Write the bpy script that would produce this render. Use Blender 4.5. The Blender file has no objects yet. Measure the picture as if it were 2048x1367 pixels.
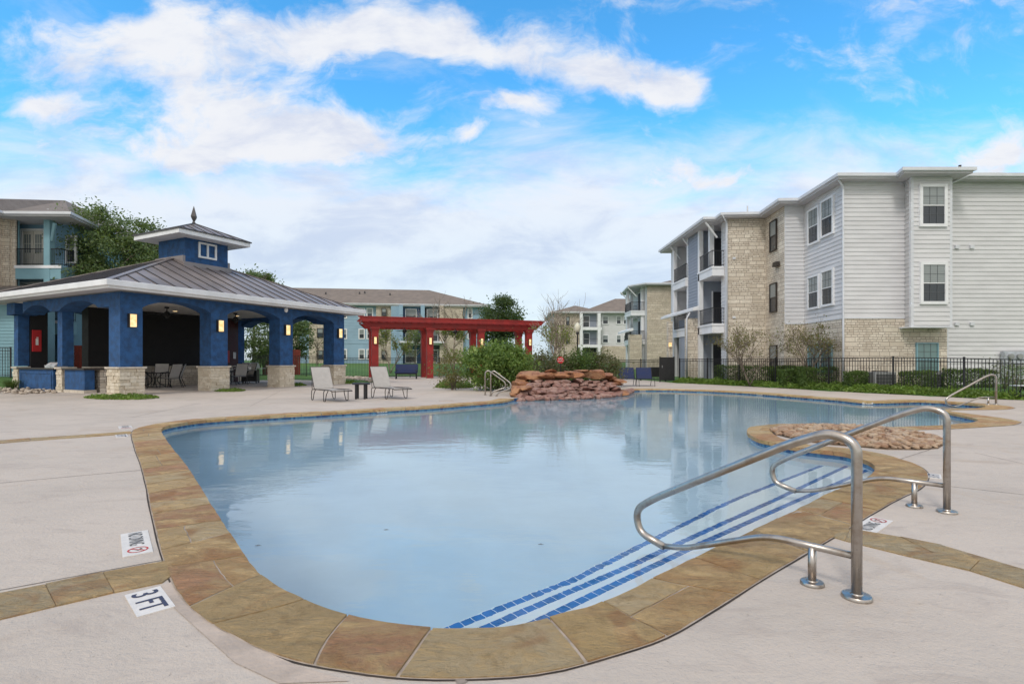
import bpy, bmesh, math, random
import numpy as np
from mathutils import Vector, Matrix, noise
random.seed(7); rng = np.random.default_rng(7)
R = math.radians
scene = bpy.context.scene
col = scene.collection

# ------------------------------------------------------------------ camera
EYE = 1.35; F = 1050.0; HZ = 720.0; CX = 1024.0
cam = bpy.data.cameras.new("camera"); camo = bpy.data.objects.new("camera", cam); col.objects.link(camo)
camo.location = (0, 0, EYE); camo.rotation_euler = (R(90), 0, 0)
cam.sensor_width = 36; cam.lens = F/2048*36; cam.shift_y = 36.5/2048
cam.clip_start = 0.05; cam.clip_end = 3000
scene.camera = camo
scene.view_settings.view_transform = 'Standard'; scene.view_settings.look = 'None'
scene.view_settings.gamma = 1; scene.view_settings.exposure = 0.0
scene.cycles.max_bounces = 10; scene.cycles.transparent_max_bounces = 12

# ------------------------------------------------------------------ node helpers
class NT:
    def __init__(s, nt): s.nt = nt
    def n(s, t, **k):
        nd = s.nt.nodes.new(t)
        for a, v in k.items(): setattr(nd, a, v)
        return nd
    def l(s, a, b): s.nt.links.new(a, b)
    def set(s, sock, v):
        if isinstance(v, bpy.types.NodeSocket): s.l(v, sock)
        else:
            if hasattr(sock.default_value, '__len__') and not hasattr(v, '__len__'): v = (v,)*len(sock.default_value)
            if hasattr(v, '__len__') and len(v) == 3 and len(sock.default_value) == 4: v = (*v, 1)
            sock.default_value = v
    def m(s, op, a, b=0.0, c=None, clamp=False):
        nd = s.n('ShaderNodeMath', operation=op); nd.use_clamp = clamp
        s.set(nd.inputs[0], a); s.set(nd.inputs[1], b)
        if c is not None: s.set(nd.inputs[2], c)
        return nd.outputs[0]
    def mix(s, f, a, b, mode='MIX'):
        nd = s.n('ShaderNodeMix', data_type='RGBA', blend_type=mode); nd.clamp_factor = True
        s.set(nd.inputs[0], f); s.set(nd.inputs[6], a); s.set(nd.inputs[7], b)
        return nd.outputs[2]
    def noise(s, vec, scale, detail=4, rough=.55, dist=0.0, dim='3D'):
        nd = s.n('ShaderNodeTexNoise', noise_dimensions=dim)
        if vec is not None: s.l(vec, nd.inputs['Vector'])
        nd.inputs['Scale'].default_value = scale; nd.inputs['Detail'].default_value = detail
        nd.inputs['Roughness'].default_value = rough; nd.inputs['Distortion'].default_value = dist
        return nd.outputs[0]
    def ss(s, v, lo, hi, a=0.0, b=1.0):
        nd = s.n('ShaderNodeMapRange', interpolation_type='SMOOTHSTEP')
        s.set(nd.inputs[0], v)
        for i, x in enumerate((lo, hi, a, b)): s.set(nd.inputs[i+1], x)
        return nd.outputs[0]
    def mapping(s, vec, scale=(1,1,1), rot=(0,0,0), loc=(0,0,0)):
        nd = s.n('ShaderNodeMapping'); s.l(vec, nd.inputs[0])
        nd.inputs['Scale'].default_value = scale; nd.inputs['Rotation'].default_value = rot; nd.inputs['Location'].default_value = loc
        return nd.outputs[0]
    def bump(s, h, strength=.3, dist=.02):
        nd = s.n('ShaderNodeBump'); s.l(h, nd.inputs['Height'])
        nd.inputs['Strength'].default_value = strength; nd.inputs['Distance'].default_value = dist
        return nd.outputs[0]

# ------------------------------------------------------------------ world: sky with clouds (set by direction)
SUN_EL, SUN_AZ = 48, 205      # azimuth measured clockwise from +Y
w = bpy.data.worlds.new("World"); scene.world = w; w.use_nodes = True
T = NT(w.node_tree); w.node_tree.nodes.clear()
sky = T.n('ShaderNodeTexSky', sky_type='NISHITA'); sky.sun_disc = False
sky.sun_elevation = R(SUN_EL); sky.sun_rotation = R(SUN_AZ); sky.air_density = 1.0; sky.dust_density = .6; sky.ozone_density = 3.0
tc = T.n('ShaderNodeTexCoord'); sp = T.n('ShaderNodeSeparateXYZ'); T.l(tc.outputs['Generated'], sp.inputs[0])
X, Y, Z = sp.outputs
ay = T.m('MAXIMUM', T.m('ABSOLUTE', Y), .12)
U = T.m('DIVIDE', X, ay); V = T.m('DIVIDE', T.m('MAXIMUM', Z, 0.0), ay)
cb = T.n('ShaderNodeCombineXYZ'); T.l(U, cb.inputs[0]); T.l(V, cb.inputs[1])
P = cb.outputs[0]
wn = T.n('ShaderNodeTexNoise'); T.l(P, wn.inputs['Vector']); wn.inputs['Scale'].default_value = 5; wn.inputs['Detail'].default_value = 5
wv = T.n('ShaderNodeVectorMath', operation='MULTIPLY_ADD'); T.l(wn.outputs['Color'], wv.inputs[0])
wv.inputs[1].default_value = (.16, .09, 0); T.l(P, wv.inputs[2])
wv2 = T.n('ShaderNodeVectorMath', operation='SUBTRACT'); T.l(wv.outputs[0], wv2.inputs[0]); wv2.inputs[1].default_value = (.08, .045, 0)
PW = wv2.outputs[0]
spw = T.n('ShaderNodeSeparateXYZ'); T.l(PW, spw.inputs[0]); UW, VW = spw.outputs[0], spw.outputs[1]
def blob(px, py, rx, ry, amp=1.0):
    u0, v0 = (px-CX)/F, (HZ-py)/F
    a = T.m('MULTIPLY', T.m('SUBTRACT', UW, u0), F/rx); b = T.m('MULTIPLY', T.m('SUBTRACT', VW, v0), F/ry)
    d = T.m('ADD', T.m('MULTIPLY', a, a), T.m('MULTIPLY', b, b))
    return T.m('MULTIPLY', T.m('POWER', 2.718, T.m('MULTIPLY', d, -1.0)), amp)
blobs = [(330,90,180,90,1.0),(450,215,170,75,.9),(620,270,230,45,.95),(360,310,130,40,.8),(800,60,250,60,1.05),(630,70,110,60,.6),(930,95,110,40,.3),(1190,130,150,62,1.0),
         (1345,170,80,30,.9),(1035,205,70,22,.8),(75,208,75,24,.9),(925,277,40,20,.8),(1070,250,60,20,.5),(1990,295,130,42,1.0),(100,130,140,130,.32),
         (1700,60,330,70,.0),(1930,70,150,70,.45),(1750,20,90,30,.4),(1300,0,160,25,.3),(560,330,250,60,.5),(1300,360,300,45,.45),(1500,350,220,40,.35)]
acc = None
for b_ in blobs:
    o = blob(*b_); acc = o if acc is None else T.m('ADD', acc, o)
n1 = T.noise(T.mapping(PW, (1, 1.6, 1)), 5.0, 10, .62, .25)
n2 = T.noise(T.mapping(P, (1, 2.6, 1), loc=(3, 1, 0)), 2.6, 8, .62, .6)
back = T.m('MAXIMUM', T.ss(Y, .25, -.05), T.ss(Z, .66, .85))  # unseen bright overcast behind the camera and overhead, added as soft fill light
dens = T.m('ADD', acc, T.m('MULTIPLY', T.m('SUBTRACT', n1, .5), 3.0))
puffs = T.ss(dens, .12, 1.0)
# thin veil low in the sky
veil = T.ss(V, .14, .56, 1.0, 0.0)
veilm = T.ss(T.m('ADD', veil, T.m('MULTIPLY', T.m('SUBTRACT', n2, .5), 1.3)), .05, .75)
veilm = T.m('MULTIPLY', veilm, .93)
wisp = T.m('MULTIPLY', T.ss(n2, .5, .8), .35)
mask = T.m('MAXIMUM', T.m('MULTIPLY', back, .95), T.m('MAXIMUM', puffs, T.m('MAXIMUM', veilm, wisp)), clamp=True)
sh = T.noise(T.mapping(P, (1, 2.4, 1), loc=(7, 3, 0)), 5.0, 7, .6, .3)
shade = T.ss(sh, .42, .72)
ccol = T.mix(shade, (.88, .90, .95), (.66, .72, .87))
lowc = T.mix(T.ss(sh, .40, .66), (.80, .86, .93), (.62, .68, .82))
ccol = T.mix(T.ss(V, .14, .36), lowc, ccol)
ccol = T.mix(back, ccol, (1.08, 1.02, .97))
hs = T.n('ShaderNodeHueSaturation'); T.l(sky.outputs[0], hs.inputs['Color']); hs.inputs['Saturation'].default_value = 1.25; hs.inputs['Value'].default_value = 1.0
tint = T.mix(1.0, hs.outputs[0], (1.8, 2.75, 2.55), 'MULTIPLY')
SKYS = .12
cc = T.mix(1.0, ccol, (1/SKYS, 1/SKYS, 1/SKYS), 'MULTIPLY')
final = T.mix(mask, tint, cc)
# ground half of the world kept dim so it does not light from below
final = T.mix(T.ss(Z, -.02, 0.0), (2.0, 2.0, 2.0), final)
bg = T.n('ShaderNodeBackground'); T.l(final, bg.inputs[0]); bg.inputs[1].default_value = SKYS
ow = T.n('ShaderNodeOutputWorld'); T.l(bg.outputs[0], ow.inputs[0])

sun = bpy.data.lights.new("sun", 'SUN'); sun.energy = 1.5; sun.angle = R(10); sun.color = (1, .95, .88)
so = bpy.data.objects.new("sun", sun); col.objects.link(so)
az, el = R(SUN_AZ), R(SUN_EL)
dv = Vector((math.sin(az)*math.cos(el), math.cos(az)*math.cos(el), math.sin(el)))
so.rotation_euler = dv.to_track_quat('Z', 'Y').to_euler(); so.location = dv*50

# ------------------------------------------------------------------ materials
M = {}
def mat(name, color, rough=.7, metal=0.0, var=.12, vscale=3.0, bump=0.0, bscale=20.0, coord='Object', spec=.5, coat=0.0, c2=None, fine=0.0, stretch=(1,1,1), emit=0):
    m = bpy.data.materials.new(name); m.use_nodes = True; nt = NT(m.node_tree); m.node_tree.nodes.clear()
    o = nt.n('ShaderNodeOutputMaterial'); b = nt.n('ShaderNodeBsdfPrincipled'); nt.l(b.outputs[0], o.inputs[0])
    t = nt.n('ShaderNodeTexCoord'); vec = nt.mapping(t.outputs[coord], stretch)
    nz = nt.noise(vec, vscale, 6, .6)
    dark = tuple(c*(1-var*1.6) for c in color) if c2 is None else c2
    lite = tuple(min(1, c*(1+var)) for c in color)
    c = nt.mix(nt.ss(nz, .3, .7), dark, lite)
    if fine: c = nt.mix(nt.m('MULTIPLY', nt.ss(nt.noise(vec, vscale*14, 3, .7), .45, .75), fine), c, tuple(x*.55 for x in color))
    nt.l(c, b.inputs['Base Color'])
    b.inputs['Metallic'].default_value = metal; b.inputs['Specular IOR Level'].default_value = spec
    b.inputs['Coat Weight'].default_value = coat
    nt.l(nt.ss(nz, .2, .8, max(0, rough-.08), min(1, rough+.08)), b.inputs['Roughness'])
    if bump: nt.l(nt.bump(nt.noise(vec, bscale, 5, .6), bump, .02), b.inputs['Normal'])
    if emit: nt.l(c, b.inputs['Emission Color']); b.inputs['Emission Strength'].default_value = emit
    M[name] = m; return m
def base(name):
    m = bpy.data.materials.new(name); m.use_nodes = True; nt = NT(m.node_tree); m.node_tree.nodes.clear()
    o = nt.n('ShaderNodeOutputMaterial'); b = nt.n('ShaderNodeBsdfPrincipled'); nt.l(b.outputs[0], o.inputs[0])
    t = nt.n('ShaderNodeTexCoord'); M[name] = m
    return m, nt, b, t, o

mat('white_paint', (.74, .75, .77), .55, var=.05, vscale=1.5)
mat('trim_grey', (.62, .64, .68), .55, var=.05, vscale=1.5)
mat('siding_white', (.61, .61, .625), .6, var=.05, vscale=.8, bump=.12, bscale=60, stretch=(1,1,4))
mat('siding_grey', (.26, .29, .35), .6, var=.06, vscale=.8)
mat('siding_blue', (.20, .36, .50), .6, var=.08, vscale=.8)
mat('siding_teal', (.20, .36, .42), .6, var=.08, vscale=.8)
mat('siding_pale_blue', (.26, .39, .50), .6, var=.06, vscale=.6)
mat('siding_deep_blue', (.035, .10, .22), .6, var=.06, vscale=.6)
mat('stucco_blue', (.020, .082, .22), .8, var=.22, vscale=4, bump=1.0, bscale=22, fine=.25)
mat('metal_roof', (.27, .235, .23), .42, .35, var=.10, vscale=.8)
mat('metal_seam', (.075, .07, .072), .5, .3)
mat('shingle', (.17, .15, .14), .9, var=.15, vscale=2, fine=.5, bump=.4, bscale=12)
mat('shingle_brown', (.20, .165, .14), .9, var=.12, vscale=1, fine=.4)
mat('black_metal', (.018, .018, .02), .45, .2)
mat('bronze_metal', (.05, .042, .038), .45, .5)
mat('black_panel', (.008, .008, .010), .7)
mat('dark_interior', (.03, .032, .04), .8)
mat('door_maroon', (.06, .012, .012), .5)
mat('pergola_red', (.26, .014, .012), .55, var=.15, vscale=1.5, bump=.1)
mat('fence_red_wood', (.22, .035, .022), .7, var=.2, vscale=4, stretch=(4,4,.5))
mat('sling_grey', (.44, .42, .40), .8, var=.05, vscale=6, bump=.3, bscale=160)
mat('sling_dark', (.46, .44, .42), .8, var=.05, bump=.3, bscale=160)
mat('navy_fabric', (.006, .018, .08), .7, var=.1, bump=.2, bscale=80)
mat('table_black', (.015, .016, .02), .4)
mat('limestone_cap', (.56, .50, .42), .75, var=.12, vscale=5, bump=.3)
mat('red_sign', (.45, .01, .015), .45, var=.03)
mat('sign_white', (.75, .75, .73), .5, var=.03)
mat('tile_white', (.66, .63, .60), .4, var=.05, vscale=20)
mat('ink_blue', (.04, .045, .09), .6)
mat('ink_dark', (.05, .05, .055), .6)
mat('ink_red', (.45, .05, .05), .6)
mat('soil', (.14, .10, .07), .95, var=.3, vscale=2, bump=.5)
mat('bark', (.17, .14, .11), .9, var=.25, vscale=8, bump=.5)
mat('bark_pale', (.30, .25, .20), .9, var=.25, vscale=8)
mat('appliance_grey', (.30, .31, .31), .5, .3)
mat('grill_steel', (.62, .62, .63), .3, .3)
mat('meter_grey', (.42, .45, .50), .5)
mat('door_cream', (.62, .60, .55), .5, var=.04)
mat('soffit', (.52, .51, .53), .7, var=.04)
mat('ceiling_white', (.62, .60, .58), .7, var=.04)
mat('joint_dark', (.045, .035, .03), .95, var=.3, vscale=6)
mat('joint_faint', (.25, .21, .18), .95, var=.3, vscale=6)
mat('muntin_grey', (.10,.11,.12), .5)
mat('rail_hole', (.02,.02,.02), .9)
mat('wicker', (.08,.07,.06), .8)

def metal_rail():
    m, nt, b, t, o = base('stainless')
    v = t.outputs['Object']
    n = nt.noise(v, 9, 5, .65); f = nt.noise(v, 90, 3, .7)
    nt.l(nt.mix(nt.ss(n, .42, .72), (.46, .43, .40), (.34, .28, .23)), b.inputs['Base Color'])
    b.inputs['Metallic'].default_value = 1
    nt.l(nt.m('ADD', nt.ss(n, .3, .8, .22, .42), nt.m('MULTIPLY', f, .1)), b.inputs['Roughness'])
metal_rail()

def stone_mat(name, bw, bh, ca, cb_, cm, bump=.7, mortar=.012, warp=.02):
    m, nt, b, t, o = base(name)
    uv = t.outputs['UV']
    wn = nt.n('ShaderNodeTexNoise'); nt.l(uv, wn.inputs['Vector']); wn.inputs['Scale'].default_value = 5
    va = nt.n('ShaderNodeVectorMath', operation='MULTIPLY_ADD'); nt.l(wn.outputs['Color'], va.inputs[0]); va.inputs[1].default_value = (warp, warp, 0); nt.l(uv, va.inputs[2])
    def brick(w_, h_, off, sq, loc):
        br = nt.n('ShaderNodeTexBrick'); nt.l(nt.mapping(va.outputs[0], loc=loc), br.inputs['Vector'])
        br.offset = off; br.squash = sq; br.squash_frequency = 3; br.offset_frequency = 2
        br.inputs['Color1'].default_value = (0,0,0,1); br.inputs['Color2'].default_value = (1,1,1,1); br.inputs['Mortar'].default_value = (.5,.5,.5,1)
        br.inputs['Scale'].default_value = 1; br.inputs['Mortar Size'].default_value = mortar; br.inputs['Mortar Smooth'].default_value = .4
        br.inputs['Brick Width'].default_value = w_; br.inputs['Row Height'].default_value = h_; br.inputs['Bias'].default_value = 0
        return br
    b1 = brick(bw, bh, .43, 1.5, (0,0,0)); b2 = brick(bw*.62, bh/2, .37, .7, (.13, 0, 0))
    # pick the tall or the thin courses in patches that follow the tall grid
    vo = nt.n('ShaderNodeTexWhiteNoise', noise_dimensions='2D')
    sx = nt.n('ShaderNodeSeparateXYZ'); nt.l(va.outputs[0], sx.inputs[0])
    cx = nt.n('ShaderNodeCombineXYZ'); nt.l(nt.m('FLOOR', nt.m('DIVIDE', sx.outputs[0], bw*2.3)), cx.inputs[0]); nt.l(nt.m('FLOOR', nt.m('DIVIDE', sx.outputs[1], bh)), cx.inputs[1])
    nt.l(cx.outputs[0], vo.inputs['Vector'])
    pick = nt.m('GREATER_THAN', vo.outputs['Value'], .5)
    rnd = nt.mix(pick, b1.outputs['Color'], b2.outputs['Color'])
    fac = nt.mix(pick, b1.outputs['Fac'], b2.outputs['Fac'])
    nz = nt.noise(uv, 14, 6, .65); nb = nt.noise(uv, 1.1, 3, .5)
    c = nt.mix(rnd, ca, cb_)
    c = nt.mix(nt.ss(nz, .35, .75), c, tuple(x*.66 for x in ca))
    c = nt.mix(nt.m('MULTIPLY', nt.ss(nb, .4, .7), .35), c, tuple(x*.75 for x in cb_))
    c = nt.mix(fac, c, cm)
    nt.l(c, b.inputs['Base Color']); b.inputs['Roughness'].default_value = .88
    h = nt.m('ADD', nt.m('MULTIPLY', fac, -1.0), nt.m('ADD', nt.m('MULTIPLY', nz, .7), nt.m('MULTIPLY', rnd, .25)))
    nt.l(nt.bump(h, bump, .03), b.inputs['Normal'])
stone_mat('stone_wall', .46, .22, (.80, .73, .62), (.56, .48, .385), (.27, .22, .18))
stone_mat('stone_far', .50, .24, (.70, .62, .51), (.54, .46, .36), (.30, .25, .2))

def stone_block():
    m, nt, b, t, o = base('stone_block')
    g = nt.n('ShaderNodeNewGeometry'); v = t.outputs['Object']
    nz = nt.noise(v, 9, 6, .65)
    c = nt.mix(g.outputs['Random Per Island'], (.76, .69, .57), (.58, .50, .38))
    c = nt.mix(nt.m('MULTIPLY', nt.ss(nz, .45, .75), .7), c, (.42, .34, .26))
    nt.l(c, b.inputs['Base Color']); b.inputs['Roughness'].default_value = .9
    nt.l(nt.bump(nt.noise(v, 14, 7, .7), .9, .04), b.inputs['Normal'])
stone_block()

def shingled():
    m, nt, b, t, o = base('shingle_rows')
    uv = t.outputs['UV']; v = t.outputs['Object']
    c = nt.mix(nt.ss(nt.noise(v, 1.3, 5, .6), .3, .7), (.165, .14, .125), (.22, .19, .17))
    c = nt.mix(nt.m('MULTIPLY', nt.ss(nt.noise(v, 9, 3, .8), .4, .7), .6), c, (.12, .10, .09))
    nt.l(c, b.inputs['Base Color']); b.inputs['Roughness'].default_value = .92
shingled()

def deck_mat():
    m, nt, b, t, o = base('deck_concrete')
    v = t.outputs['Object']
    big = nt.noise(v, .35, 5, .6, .4); mid = nt.noise(nt.mapping(v, (1, 2.2, 1), (0,0,.3)), 1.6, 7, .68, .8); fine = nt.noise(v, 45, 4, .7); sp = nt.noise(v, 16, 7, .8, .4)
    c = nt.mix(nt.ss(big, .35, .68), (.52, .453, .395), (.44, .388, .34))
    c = nt.mix(nt.m('MULTIPLY', nt.ss(mid, .48, .72), .60), c, (.36, .305, .27))
    c = nt.mix(nt.m('MULTIPLY', nt.ss(nt.noise(v, .8, 6, .7, 1.2), .54, .70), .45), c, (.42, .32, .23))
    c = nt.mix(nt.m('MULTIPLY', nt.ss(fine, .48, .8), .30), c, (.33, .29, .27))
    c = nt.mix(nt.m('MULTIPLY', nt.ss(sp, .60, .70), .6), c, (.17, .14, .12))
    c = nt.mix(nt.m('MULTIPLY', nt.ss(nt.noise(nt.mapping(v, (1,3,1), (0,0,-.2)), 5, 8, .8, .4), .60, .70), .35), c, (.24, .21, .20))
    nt.l(c, b.inputs['Base Color']); b.inputs['Roughness'].default_value = .8
    h = nt.m('ADD', nt.m('MULTIPLY', mid, 1.0), nt.m('ADD', nt.m('MULTIPLY', fine, .6), nt.m('MULTIPLY', nt.noise(v, 14, 5, .7, .8), .8)))
    nt.l(nt.bump(h, .8, .014), b.inputs['Normal'])
deck_mat()

def flag_mat():
    m, nt, b, t, o = base('flagstone')
    v = t.outputs['Object']; g = nt.n('ShaderNodeNewGeometry')
    rnd = g.outputs['Random Per Island']
    cr = nt.n('ShaderNodeValToRGB'); nt.l(rnd, cr.inputs[0]); e = cr.color_ramp; e.interpolation = 'CONSTANT'
    cols = [(.64,.43,.18),(.50,.32,.15),(.68,.47,.23),(.58,.34,.14),(.56,.44,.26),(.54,.28,.14),(.68,.52,.30),(.56,.39,.18)]
    e.elements[0].color = (*cols[0], 1); e.elements[1].position = .125; e.elements[1].color = (*cols[1], 1)
    for i, c_ in enumerate(cols[2:]): x = e.elements.new(.25+.125*i); x.color = (*c_, 1)
    # each stone gets its own offset grain
    off = nt.n('ShaderNodeCombineXYZ'); nt.l(nt.m('MULTIPLY', rnd, 37.0), off.inputs[2])
    ad = nt.n('ShaderNodeVectorMath', operation='ADD'); nt.l(v, ad.inputs[0]); nt.l(off.outputs[0], ad.inputs[1]); vv = ad.outputs[0]
    n1 = nt.noise(nt.mapping(vv, (1, 2.0, 1), (0,0,.5)), 2.6, 10, .74, .35); n2 = nt.noise(vv, 7, 9, .76, .25); n3 = nt.noise(vv, 60, 3, .6)
    c = nt.mix(nt.ss(n1, .40, .64), cr.outputs[0], (.70, .48, .22))
    c = nt.mix(nt.m('MULTIPLY', nt.ss(n2, .46, .72), .6), c, (.30, .18, .08))
    c = nt.mix(nt.m('MULTIPLY', nt.ss(nt.noise(nt.mapping(vv, (1,3.5,1), (0,0,.9)), 5, 9, .8, .5), .58, .70), .5), c, (.14, .09, .06))
    c = nt.mix(nt.m('MULTIPLY', nt.ss(nt.noise(vv, 1.6, 4, .6, 1.0), .52, .66), .7), c, (.46, .22, .08))
    c = nt.mix(nt.m('MULTIPLY', nt.ss(n3, .5, .8), .3), c, (.52, .42, .27))
    nt.l(c, b.inputs['Base Color'])
    nt.l(nt.ss(n2, .3, .7, .5, .8), b.inputs['Roughness'])
    h = nt.m('ADD', nt.ss(n1, .35, .65), nt.m('ADD', nt.m('MULTIPLY', n2, 1.2), nt.m('MULTIPLY', n3, .25)))
    nt.l(nt.bump(nt.m('ADD', h, nt.m('MULTIPLY', nt.noise(nt.mapping(vv, (1,2.5,1), (0,0,1.2)), 6, 9, .7, 1.2), 1.4)), .95, .045), b.inputs['Normal'])
flag_mat()
mat('mortar', (.36, .30, .25), .95, var=.15, vscale=8, bump=.4)

def tile_mat():
    m, nt, b, t, o = base('blue_mosaic')
    uv = t.outputs['UV']
    vo = nt.n('ShaderNodeTexWhiteNoise', noise_dimensions='2D')
    sn = nt.n('ShaderNodeVectorMath', operation='SNAP'); nt.l(uv, sn.inputs[0]); sn.inputs[1].default_value = (.05, .05, 1); nt.l(sn.outputs[0], vo.inputs['Vector'])
    c = nt.mix(vo.outputs['Value'], (.015, .06, .20), (.10, .27, .42))
    nt.l(c, b.inputs['Base Color']); b.inputs['Roughness'].default_value = .25
tile_mat()
mat('step_tile', (.02, .16, .48), .3, var=.2, vscale=6)
mat('plaster', (.66, .75, .82), .8, var=.04, vscale=1.0)
mat('plaster_step', (.86, .90, .90), .8, var=.03, vscale=2.0)

def water_mat():
    m = bpy.data.materials.new('pool_water'); m.use_nodes = True; nt = NT(m.node_tree); m.node_tree.nodes.clear(); M['pool_water'] = m
    o = nt.n('ShaderNodeOutputMaterial'); t = nt.n('ShaderNodeTexCoord'); v = t.outputs['Object']
    g = nt.n('ShaderNodeBsdfGlass'); g.inputs['IOR'].default_value = 1.33; g.inputs['Roughness'].default_value = 0.03
    a = nt.noise(nt.mapping(v, (1, 2.2, 1), (0,0,.25)), 1.8, 3, .5, .3); b = nt.noise(nt.mapping(v, (1, 1.8, 1), (0,0,-.5)), 7, 2, .5)
    calm = nt.ss(nt.noise(v, .22, 2, .5), .35, .6, .35, 1.0)
    h = nt.m('MULTIPLY', nt.m('ADD', a, nt.m('MULTIPLY', b, .22)), calm)
    nt.l(nt.bump(h, .085, .05), g.inputs['Normal'])
    nt.l(g.outputs[0], o.inputs['Surface'])
    ab = nt.n('ShaderNodeVolumeAbsorption'); ab.inputs['Color'].default_value = (.45, .80, .92, 1); ab.inputs['Density'].default_value = .19
    nt.l(ab.outputs[0], o.inputs['Volume'])
water_mat()

def leaf_mat(name, ca, cb_, cc_=None, trans=.35):
    m = bpy.data.materials.new(name); m.use_nodes = True; nt = NT(m.node_tree); m.node_tree.nodes.clear(); M[name] = m
    o = nt.n('ShaderNodeOutputMaterial'); g = nt.n('ShaderNodeNewGeometry'); r = g.outputs['Random Per Island']
    c = nt.mix(r, ca, cb_)
    if cc_: c = nt.mix(nt.m('GREATER_THAN', nt.m('FRACT', nt.m('MULTIPLY', r, 7.3)), .8), c, cc_)
    t = nt.n('ShaderNodeTexCoord'); c = nt.mix(nt.m('MULTIPLY', nt.ss(nt.noise(t.outputs['Object'], 1.2, 3), .4, .65), .5), c, tuple(x*.55 for x in ca))
    d = nt.n('ShaderNodeBsdfPrincipled'); nt.l(c, d.inputs['Base Color']); d.inputs['Roughness'].default_value = .5; d.inputs['Specular IOR Level'].default_value = .4
    tr = nt.n('ShaderNodeBsdfTranslucent'); nt.l(nt.mix(.5, c, (.35, .45, .05)), tr.inputs[0])
    mx = nt.n('ShaderNodeMixShader'); mx.inputs[0].default_value = trans; nt.l(d.outputs[0], mx.inputs[1]); nt.l(tr.outputs[0], mx.inputs[2]); nt.l(mx.outputs[0], o.inputs[0])
leaf_mat('leaf_oak', (.06, .11, .04), (.17, .25, .10), (.22, .28, .14))
leaf_mat('leaf_dark', (.03, .06, .03), (.09, .14, .06))
leaf_mat('leaf_bush', (.06, .13, .03), (.21, .33, .075), (.34, .45, .14))
leaf_mat('leaf_hedge', (.045, .085, .025), (.12, .20, .05))
leaf_mat('leaf_yellow', (.14, .17, .03), (.26, .28, .06), (.12, .18, .04))
leaf_mat('leaf_brown', (.16, .12, .06), (.22, .19, .08), (.10, .14, .04))
leaf_mat('leaf_cover', (.07, .14, .02), (.20, .32, .05), (.28, .38, .10))
leaf_mat('leaf_olive', (.09, .10, .05), (.16, .16, .09), (.12, .07, .05))

def grass_mat():
    m, nt, b, t, o = base('lawn')
    v = t.outputs['Object']
    c = nt.mix(nt.ss(nt.noise(v, .5, 5, .6), .3, .7), (.06, .15, .03), (.10, .20, .045))
    c = nt.mix(nt.m('MULTIPLY', nt.ss(nt.noise(v, 12, 4, .7), .4, .7), .5), c, (.05, .12, .015))
    nt.l(c, b.inputs['Base Color']); b.inputs['Roughness'].default_value = .9; nt.l(nt.bump(nt.noise(v, 40, 4, .8), 1.0, .04), b.inputs['Normal'])
grass_mat()

def rock_mat(name, a, b_, c_, d_):
    m, nt, b, t, o = base(name)
    v = t.outputs['Object']; oi = nt.n('ShaderNodeObjectInfo'); g = nt.n('ShaderNodeNewGeometry')
    r = nt.m('FRACT', nt.m('ADD', oi.outputs['Random'], g.outputs['Random Per Island']))
    n1 = nt.noise(nt.mapping(v, (1,1,2.5)), 3.5, 6, .65, .6)
    c = nt.mix(r, a, b_); c = nt.mix(nt.ss(n1, .42, .66), c, c_); c = nt.mix(nt.m('MULTIPLY', nt.ss(nt.noise(v, 12, 5, .7), .5, .75), .7), c, d_)
    nt.l(c, b.inputs['Base Color']); b.inputs['Roughness'].default_value = .75; nt.l(nt.bump(nt.noise(v, 9, 7, .7), .8, .05), b.inputs['Normal'])
rock_mat('rock_orange', (.32, .13, .055), (.38, .20, .10), (.21, .08, .04), (.12, .05, .03))
rock_mat('rock_red', (.24, .115, .09), (.36, .23, .19), (.14, .065, .05), (.46, .36, .32))
rock_mat('pebble', (.42, .29, .19), (.27, .15, .09), (.50, .39, .28), (.18, .10, .06))
rock_mat('rubble', (.50, .42, .34), (.35, .28, .22), (.60, .54, .46), (.25, .2, .16))

def glass_pane(name, c, stripes=0, c2=None, rough=.05):
    m, nt, b, t, o = base(name)
    if stripes:
        sx = nt.n('ShaderNodeSeparateXYZ'); nt.l(t.outputs['UV'], sx.inputs[0])
        s = nt.m('FRACT', nt.m('MULTIPLY', sx.outputs[1], stripes)); f = nt.ss(s, .55, .8)
        cc = nt.mix(f, c, c2)
    else: cc = nt.mix(nt.ss(nt.noise(t.outputs['Object'], 1.3, 3), .35, .65), c, tuple(x*.5 for x in c))
    nt.l(cc, b.inputs['Base Color']); b.inputs['Roughness'].default_value = .5; b.inputs['Coat Weight'].default_value = .7; b.inputs['Coat Roughness'].default_value = rough
glass_pane('pane_blind', (.24, .27, .27), 12, (.19, .21, .215))
glass_pane('pane_dark', (.015, .022, .032), 12, (.022, .032, .042))
glass_pane('pane_glass', (.06, .07, .08))
glass_pane('pane_green', (.14, .24, .24), 22, (.09, .17, .17))

def lamp_mat():
    m = bpy.data.materials.new('lamp_glow'); m.use_nodes = True; nt = NT(m.node_tree); m.node_tree.nodes.clear(); M['lamp_glow'] = m
    o = nt.n('ShaderNodeOutputMaterial'); e = nt.n('ShaderNodeEmission'); t = nt.n('ShaderNodeTexCoord')
    nt.l(nt.mix(nt.ss(nt.noise(t.outputs['Object'], 5, 2), .35, .65), (1, .62, .25), (1, .80, .45)), e.inputs[0]); e.inputs[1].default_value = 1.25; nt.l(e.outputs[0], o.inputs[0])
lamp_mat()
mat('lamp_globe', (.62, .60, .48), .3, var=.05)

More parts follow.
